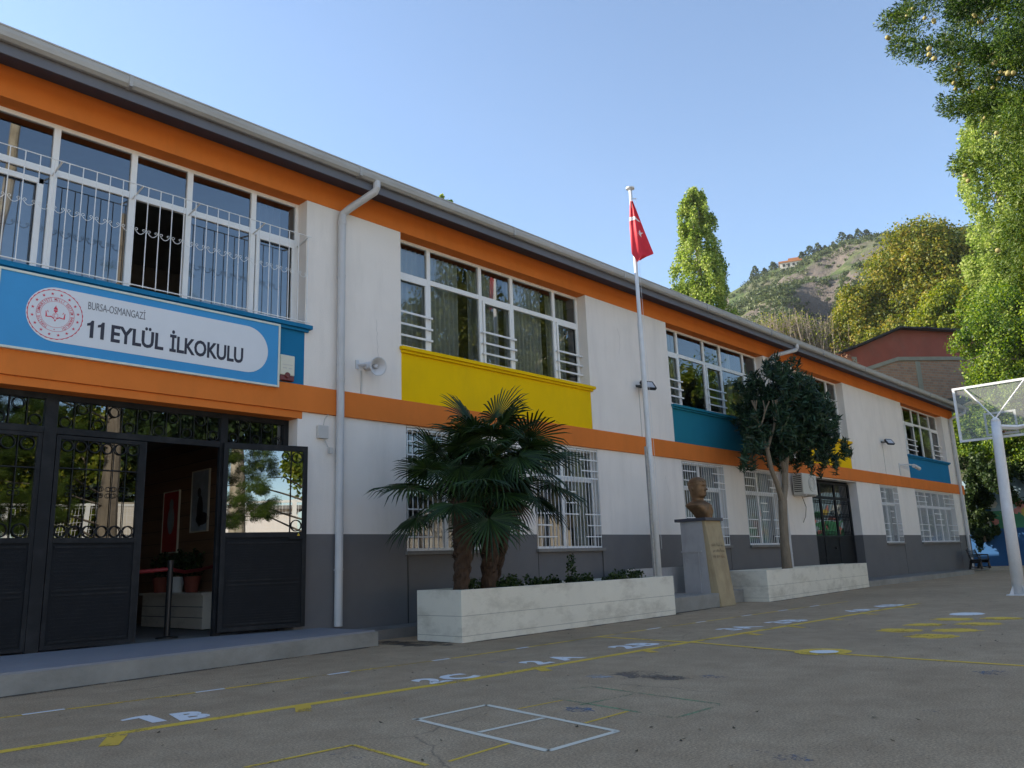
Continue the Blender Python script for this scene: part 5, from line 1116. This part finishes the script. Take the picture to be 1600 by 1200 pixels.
# pale bare scrub in the gully
def scrub(az, dist, z, wd, h, label, seed, m='twig'):
    c = at(az,dist,z); t = thing('bare_shrub', c, label, 'shrub', 'bare shrubs in the gully'); q = MB(); rnd = random.Random(seed)
    for i in range(170):
        a = rnd.uniform(0,6.28); b_ = rnd.uniform(0,1)**.7; p0 = c+Vector((wd*.4*math.cos(a)*b_,wd*.4*math.sin(a)*b_,0)); p1 = p0+Vector((rnd.uniform(-.2,.2)*wd,rnd.uniform(-.2,.2)*wd,h*rnd.uniform(.5,1))); q.tube([p0,p0.lerp(p1,.5)+Vector((rnd.uniform(-.3,.3),0,0)),p1],[.05,.035,.012],4,caps=False)
        for j in range(3): s_ = p0.lerp(p1,rnd.uniform(.4,.9)); q.tube([s_,s_+Vector((rnd.uniform(-1,1),rnd.uniform(-1,1),rnd.uniform(.2,1)))*h*.18],[.025,.008],4,caps=False)
    q.build('branches',m,t); P,_ = blobpts((c.x,c.y,c.z+h*.55),(wd*.5,wd*.5,h*.5),1500,.1); leaves('foliage','plane2',P,.2,t)
for i, (az, el, l_) in enumerate([(65.6,15.0,'left'),(67.0,14.9,'middle'),(68.3,14.4,'right'),(69.6,13.6,'rightmost')]): scrub(az,95,1+95*math.tan(R(el))-3.5,5.5,5.2,'pale leafless shrub in the gully below the mountain, %s one' % l_,20+i)
broad('hillside_tree',at(63.6,92,10),at(64.0,92,19.5),(3.4,3.4,4.4),'darkleaf','dark green bushy tree low in the gully beside the poplar',14000,.32,40,seed=9)
broad('hillside_tree',at(66,105,14),at(66,105,23),(6,5,3.6),'bush','grey green bushy tree above the bare shrubs',16000,.34,50,seed=10)

# ---- brick building behind
def brickmat():
    m = bpy.data.materials.new('brick_masonry'); m.use_nodes = True; n = m.node_tree.nodes; l = m.node_tree.links; b = n['Principled BSDF']; b.inputs['Roughness'].default_value = .95
    tc = n.new('ShaderNodeTexCoord'); mp = n.new('ShaderNodeMapping'); l.new(tc.outputs['UV'], mp.inputs[0]); br = n.new('ShaderNodeTexBrick'); br.inputs['Scale'].default_value = 1; br.inputs['Brick Width'].default_value = .45; br.inputs['Row Height'].default_value = .22; br.inputs['Mortar Size'].default_value = .02
    br.inputs['Color1'].default_value = (.58,.30,.18,1); br.inputs['Color2'].default_value = (.42,.22,.14,1); br.inputs['Mortar'].default_value = (.42,.36,.28,1); l.new(mp.outputs[0], br.inputs['Vector']); l.new(br.outputs[0], b.inputs['Base Color']); return m
M['brick'] = brickmat(); M['concrete'] = mat('old_concrete',(.40,.35,.27),.9,var=.15,scale=1)
t = thing('brick_building', at(73.5,70,9), 'reddish gabled brick building on the bank behind the school', 'building')
A_, B_ = at(66.6,63,0), at(79.2,80,0); u_ = (B_-A_).normalized(); n_ = Vector((u_.y,-u_.x,0)); 
if n_.dot(Vector((0,-11.6,0))-A_) < 0: n_ = -n_
LN = (B_-A_).length
def gw(s_, z, off=0.): return A_+u_*s_+n_*off+Vector((0,0,z))
def sat(az):   # distance along the wall for a bearing
    d = Vector((math.sin(R(az)),math.cos(R(az)),0)); w_ = A_-Vector((0,-11.6,0)); den = u_.x*d.y-u_.y*d.x; return (w_.y*d.x-w_.x*d.y)/den*-1 if False else ((w_.y*d.x-w_.x*d.y)/den)
def zat(az, el, s_): p = A_+u_*s_; return 1.1+math.hypot(p.x,p.y+11.6)*math.tan(R(el))
sP = sat(73.18); zP = zat(0,13.95,sP); zL = zat(0,11.9,0); zR = zat(0,12.6,LN); zB = 8.0; zs = 2.3
def wallpoly(b, pts, off, th=.3):
    f_ = [gw(s_,z,off) for s_, z in pts]; bk_ = [gw(s_,z,off-th) for s_, z in pts]; n = len(pts); b.add(f_+bk_, [tuple(range(n)), tuple(reversed(range(n,2*n)))]+[(i,(i+1)%n,n+(i+1)%n,n+i) for i in range(n)])
q = MB(); wallpoly(q, [(0,zB),(LN,zB),(LN,zR-zs),(sP,zP-zs-.4),(0,zL-zs+.6)], 0); bw = q.build('wall','brick',t)
uv = bw.data.uv_layers.new(name='UVMap'); inv = t.location
for lp in bw.data.loops: co = bw.data.vertices[lp.vertex_index].co+inv; uv.data[lp.index].uv = ((co-A_).dot(u_), co.z)
q = MB(); wallpoly(q, [(0,zL-zs+.85),(sP,zP-zs-.15),(LN,zR-zs+.25),(LN,zR-.15),(sP+.3,zP-.15),(0,zL-.15)], .05,.35); q.build('gable','brickred',t)
q = MB(); wallpoly(q, [(0,zL-zs+.5),(sP,zP-zs-.45),(LN,zR-zs-.05),(LN,zR-zs+.25),(sP,zP-zs-.15),(0,zL-zs+.85)], .1,.3)
for s_ in (sat(70.6),sat(74.3),sat(77.2)): wallpoly(q, [(s_-.25,zB),(s_+.25,zB),(s_+.25,zP-zs-.4),(s_-.25,zP-zs-.4)], .06,.2)
q.build('beam','concrete',t)
q = MB(); pts = [(-.8,zL-.28)]
for k in range(1,15): s_ = (sP+.2)*k/14; pts.append((s_, zL+(zP-zL)*k/14+random.uniform(-.05,.05)))
for k in range(1,15): s_ = sP+.2+(LN+.5-sP)*k/14; pts.append((s_, zP+(zR-zP)*k/14+random.uniform(-.05,.05)))
top = [gw(s_,z,.7) for s_,z in pts]; bt = [gw(s_,z-.14,.7) for s_,z in pts]; tb = [gw(s_,z+.1,.0)+Vector((.956,.292,0))*4 for s_,z in pts]; n = len(pts)
q.add(top+bt+tb, [(i,i+1,n+i+1,n+i) for i in range(n-1)]+[(i,2*n+i,2*n+i+1,i+1) for i in range(n-1)]+[(n+i,n+i+1,2*n+i+1,2*n+i) for i in range(n-1)]); q.build('roof','roofdark',t)
q = MB()
for s_ in (LN-.3,): q.hexa([gw(s_,zB,0),gw(s_+.3,zB,0),gw(s_+.3,zB,-9),gw(s_,zB,-9)],[gw(s_,zR-.6,0),gw(s_+.3,zR-.6,0),gw(s_+.3,zR-.6,-9),gw(s_,zR-.6,-9)])
q.build('side_wall','brick',t)
# dry creeper at left corner and on the bank below the brick wall
P,_ = blobpts(tuple(at(69.8,63.5,14.2)),(2.2,1.0,1.2),2600,.2); t = thing('dry_creeper', at(69.8,69,14), 'reddish dry creeper on the left corner of the brick building', 'creeper')
M['rust'] = leafmat('rusty_leaf',[(.10,.05,.025),(.22,.10,.05),(.30,.17,.09)],.2); leaves('foliage','rust',P,.16,t)
for i, (az, dd_, zz, wd, hh, lab) in enumerate([(74.3,62,9.0,4,2.6,'left'),(75.6,61,8.6,4,2.6,'right')]):
    c = at(az,dd_,zz); t = thing('dry_bramble', c, 'tangled dry grey bramble below the brick wall, %s clump' % lab, 'bramble', 'dry brambles below the brick wall'); q = MB(); rnd = random.Random(40+i)
    for k in range(260):
        p0 = c+Vector((rnd.uniform(-.5,.5)*wd,rnd.uniform(-.5,.5)*wd,rnd.uniform(-.8,.3)*hh*.6)); d = Vector((rnd.uniform(-1,1),rnd.uniform(-1,1),rnd.uniform(-.2,1)))*rnd.uniform(.5,1.4); q.tube([p0,p0+d*.5+Vector((0,0,.15)),p0+d],[.03,.02,.008],4,caps=False)
    q.build('stems','twig',t); P,_ = blobpts(c,(wd*.5,wd*.5,hh*.5),900,.1); leaves('foliage','rust',P,.12,t)
# bright ivy covered trees and hedge right of the building
ivs = [((79.6,58,13.0),(3.8,3.5,4.8),'ivy','bright green ivy covered tree at the foot of the poplar'),
       ((81.5,57,12.0),(4.6,3.5,5.4),'ivy','bright green ivy covered tree beyond the backboard'),
       ((77.3,59,8.0),(1.4,2.0,2.3),'ivy','green creeper mass at the right end of the brick wall'),
       ((79.6,56,8.0),(4.8,2.4,2.8),'ivy','green bush above the mural wall behind the backboard'),
       ((85,57,9.5),(6,3,5),'ivy','green tree mass past the right edge of the backboard'),
       ((82.5,66,19),(5.0,4,5),'ivy','taller green tree top behind the ivy covered ones')]
for i, ((az,dist,zc),rd,m,lab) in enumerate(ivs): broad('ivy_covered_tree',at(az,dist,max(4.5,zc-rd[2]-2)),at(az,dist,zc),rd,m,lab,46000,.15,110,seed=60+i,group='green trees above the mural wall',bark='bark',shell=.35)
hb = [((76.6,55.3,5.2),(1.6,1.0,1.6)),((78.2,54.8,5.0),(2.2,1.0,1.5)),((80.2,54.4,5.4),(2.2,1.0,1.6)),((82.5,54,5.2),(2.5,1.0,1.6)),((76.2,55,3.0),(.9,.7,1.9)),((76.5,54.6,2.3),(1.1,.7,.9))]
hl = ['dark shrub hanging over the mural wall nearest the school','dark shrub hanging over the mural wall beside the backboard post','dark shrub over the mural wall behind the white pole','dark shrub over the mural wall at the right edge','dark creeper hanging down the wall beside the school corner','low dark shrub before the blue wall by the school corner']
for i, ((az,dist,zc),rd) in enumerate(hb):
    c = at(az,dist,max(0,zc-rd[2])); t = thing('shrub', c, hl[i], 'shrub', 'shrubs over the mural wall'); PP = []
    for k in range(24): d = rng.normal(size=3); d /= np.linalg.norm(d); cc = np.array(at(az,dist,zc))+d*np.array(rd)*rng.random()**.4; P,_ = blobpts(cc,np.array(rd)*.33,330,.2); PP.append(P)
    leaves('foliage','darkleaf',np.vstack(PP),.17,t); q = MB(); q.tube([c,tuple(at(az,dist,zc))],[.08,.04],6); q.build('stem','bark',t)
# filler trees on the near bank further right/left so nothing looks bare from aside
for i, (az, dist, zc, rd, m) in enumerate([(88,70,14,(7,6,8),'darkleaf'),(95,75,14,(8,6,9),'plane2'),(55,75,9,(4,4,5),'darkleaf'),(70.5,80,12.5,(4,3,4.0),'darkleaf'),(66.5,84,14.5,(5,3,4.0),'plane2')]):
    broad('hillside_tree',at(az,dist,max(3,zc-9)),at(az,dist,zc),rd,m,['dark tree right of the frame on the bank','yellow green tree far right on the bank','dark tree hidden behind the school roof','dark tree behind the left slope of the brick gable','yellow green tree low behind the roof in the gully'][i],12000,.34,50,seed=80+i)

# ================================================================ FOREGROUND CYPRESS
t = thing('cypress_tree', (9.3,-12.3,0), 'big cypress with cones whose sprays fill the upper right corner', 'cypress')
q = MB(); q.tube([(9.3,-12.3,0),(9.25,-12.25,3),(9.2,-12.2,7),(9.15,-12.2,12)],[.28,.24,.19,.08],12)
rnd = random.Random(9); PP, UU = [], []; cones = []
def azel(x,y,z): d = Vector((x,y,z))-EYE; return math.degrees(math.atan2(d.x,d.y)), math.degrees(math.atan2(d.z,math.hypot(d.x,d.y)))
def inside(az, el):
    # outline of the foliage against the sky in bearings from the yard (right side of this line is crown)
    lim = np.interp(el,[10,14.5,17,20,24,27.0,28.0,29.2,31,33,36,45],[82.5,81.0,80.2,79.8,79.6,79.2,78.2,75.4,75.9,75.9,76.0,76.0])
    return az > lim
CL = []
tries = 0
while len(CL) < 420 and tries < 60000:
    tries += 1
    az, el, dist = rnd.uniform(74.5,93), rnd.uniform(11,44), rnd.uniform(5.6,8.0)
    if not inside(az-.9,el): continue
    if 30.4 > el > 27.6 and 76.6 < az < 78.9: continue
    h_ = dist*math.tan(R(el)); CL.append(Vector((dist*math.sin(R(az)),-11.6+dist*math.cos(R(az)),1.1+h_)))
for i in range(150):
    a = rnd.uniform(-2.6,.9); r_ = rnd.uniform(.6,2.6); CL.append(Vector((9.6+r_*math.cos(a)*.7,-12.6+r_*math.sin(a)*.7,rnd.uniform(4.2,11))))
for i, p in enumerate(CL):
    ax_ = Vector((p.x-9.2,p.y+12.2,0)).normalized(); dr = (ax_*.8+Vector((rnd.uniform(-.4,.4),rnd.uniform(-.4,.4),rnd.uniform(-.7,.2)))).normalized(); L = rnd.uniform(.25,.5)
    e1 = dr.cross(Vector((0,0,1))).normalized(); e2 = dr.cross(e1); nl = 1500 if i < 420 else 300; h = rng.random(nl); a = rng.random(nl)*6.283; r_ = .165*(1-.7*h)*np.sqrt(rng.random(nl))*(1+.4*np.sin(a*4+h*9))+.01
    C = np.array(p)+np.outer(h*L-.1, np.array(dr)); O = np.outer(np.cos(a),np.array(e1))+np.outer(np.sin(a),np.array(e2)); PP.append(C+O*r_[:,None]); UU.append(np.array(dr)*.9+O*.7)
    if i % 45 == 0: q.tube([Vector((9.2,-12.2,p.z-.6)), Vector((9.2,-12.2,p.z-.3)).lerp(p,.55)+Vector((0,0,.1)), p+dr*L*.5],[.035,.022,.006],5,caps=False)
    if i < 420 and len(cones) < 50 and azel(*p)[0] < 83.5 and 14.5 < azel(*p)[1] < 34 and rnd.random() < .8: cones.append((EYE-p).normalized()*.14+((p+dr*L*rnd.uniform(.2,.8)+Vector((rnd.uniform(-.1,.1),rnd.uniform(-.1,.1),-.08)))))
q.build('trunk','bark',t)
U_ = np.vstack(UU); leaves('crown','cypress',np.vstack(PP),.028,t,aspect=.30,up=U_/np.linalg.norm(U_,axis=1,keepdims=True))
cq = MB(); cq.lathe([(0,-.017),(.011,-.013),(.017,-.002),(.0165,.006),(.010,.014),(0,.017)],(0,0,0),n=9,caps=False)
cme = bpy.data.meshes.new('cone'); cme.from_pydata(cq.v,[],cq.f); cme.materials.append(M['cone']); cme.polygons.foreach_set('use_smooth',[True]*len(cme.polygons))
extra = []
for c in cones:
    for j in range(rnd.choice((0,1,2))): extra.append(c+Vector((rnd.uniform(-.05,.05),rnd.uniform(-.05,.05),rnd.uniform(-.04,.04))))
for c in (cones+extra)[:100]:
    o = bpy.data.objects.new('cone', cme); o.location = c-t.location; o.rotation_euler = (rnd.random()*3,rnd.random()*3,0); s_ = rnd.uniform(.7,1.05); o.scale = (s_,s_,s_); o.parent = t; col.objects.link(o)

# ================================================================ ACROSS THE YARD (seen in the window reflections)
def fence_panel(x0, x1, y):
    t = thing('mesh_fence', ((x0+x1)/2,y,0), 'white welded mesh fence panel across the yard', 'fence', 'white mesh fence panels opposite the school'); q = MB()
    q.box(x0,x1,y-.03,y+.03,4.0,4.1); q.box(x0,x1,y-.02,y+.02,.1,.15)
    for x in (x0,x1-.08): q.box(x,x+.08,y-.04,y+.04,0,4.12)
    q.build('frame','meshwhite',t); q = MB(); x = x0+.15
    while x < x1: q.box(x-.006,x+.006,y-.006,y+.006,.1,4.0); x += .14
    for k in range(13): q.box(x0,x1,y-.005,y+.005,.3+k*.3,.312+k*.3)
    q.build('wire_mesh','meshwhite',t); return t
f0 = fence_panel(6.8,9.8,-23.5)
for i in range(1,9): dup(f0,(8.3+3.0*i,-23.5,0))
t = thing('bounce_wall', (50,-25.5,0), 'sunlit cream wall added beyond the mesh fence to bounce light onto the school', 'wall'); q = MB(); q.box(14,100,-25.8,-25.5,0,4.2); q.build('wall','hut',t); q = MB(); q.box(13.9,100.1,-25.9,-25.4,4.2,4.35); q.build('coping','concrete',t)  # pale wall out of view, added to bounce warm sunlight onto the facade
t = thing('garden_shed', (-2,-27,0), 'sunlit white outbuilding across the yard', 'shed'); q = MB(); q.box(-14,10.2,-30,-26,0,3.9); q.build('wall','white',t); q = MB(); q.box(-14.3,10.5,-30.3,-25.6,3.9,4.05); q.build('roof','rooftile',t); q = MB(); q.box(4.5,5.4,-26,-25.97,0,2.1); q.box(-1,.0,-26,-25.97,0,2.1); q.box(-5,-3.6,-26,-25.97,.9,2.1); q.build('door','dark',t)
for i, (x, y, zc, rd, m, lab) in enumerate([(33,-19,13,(8,5,6.5),'planefront','large plane tree with pale limbs across the yard'),(46,-20,11,(7,5,6),'plane2','yellow green tree across the yard, farther along'),(20,-30,7,(6,5,5.5),'darkleaf','dark tree beyond the mesh fence'),(15,-32,6.5,(5,3.5,4.6),'plane2','low light green tree beyond the mesh fence'),(60,-24,11,(9,6,8),'ivy','green tree far along the yard'),(74,-30,12,(9,7,9),'plane2','yellow green tree at the far end of the yard'),(31,-34,8,(7,5,7),'ivy','green tree behind the fence corner'),(92,-38,14,(12,9,10),'darkleaf','dark tree at the end of the yard'),(110,-20,14,(12,9,10),'ivy','big green tree beyond the end of the yard')]):
    broad('yard_tree',(x,y,0),(x,y,zc),rd,m,lab,(60000 if i == 0 else 26000),(.2 if i == 0 else .28),110,seed=100+i,group='trees across the yard')
t = thing('pine_tree', (7.15,-17.5,0), 'bare reddish pine trunk standing across the yard', 'tree'); q = MB(); q.tube([(7.15,-17.5,0),(7.05,-17.5,5),(7.2,-17.4,19)],[.30,.25,.14],12); q.build('trunk','palebark',t); P,_ = blobpts((7.2,-17.4,20.5),(2.5,2.5,2.6),5000,.2); leaves('crown','pine',P,.3,t)

# ================================================================ AIR
hz = MB(); hz.box(-280, 640, -280, 390, -1.2, 330); ho = hz.build('haze', 'white'); ho.data.materials.clear()
hm = bpy.data.materials.new('thin_air'); hm.use_nodes = True; hn = hm.node_tree.nodes; hn.remove(hn['Principled BSDF'])
hv = hn.new('ShaderNodeVolumePrincipled'); hv.inputs['Color'].default_value = (.86,.92,1,1); hv.inputs['Density'].default_value = .00013; hv.inputs['Anisotropy'].default_value = .2
hm.node_tree.links.new(hv.outputs[0], hn['Material Output'].inputs['Volume']); ho.data.materials.append(hm)
tag(ho, 'thin pale air veiling the far mountain', 'haze', kind='stuff')
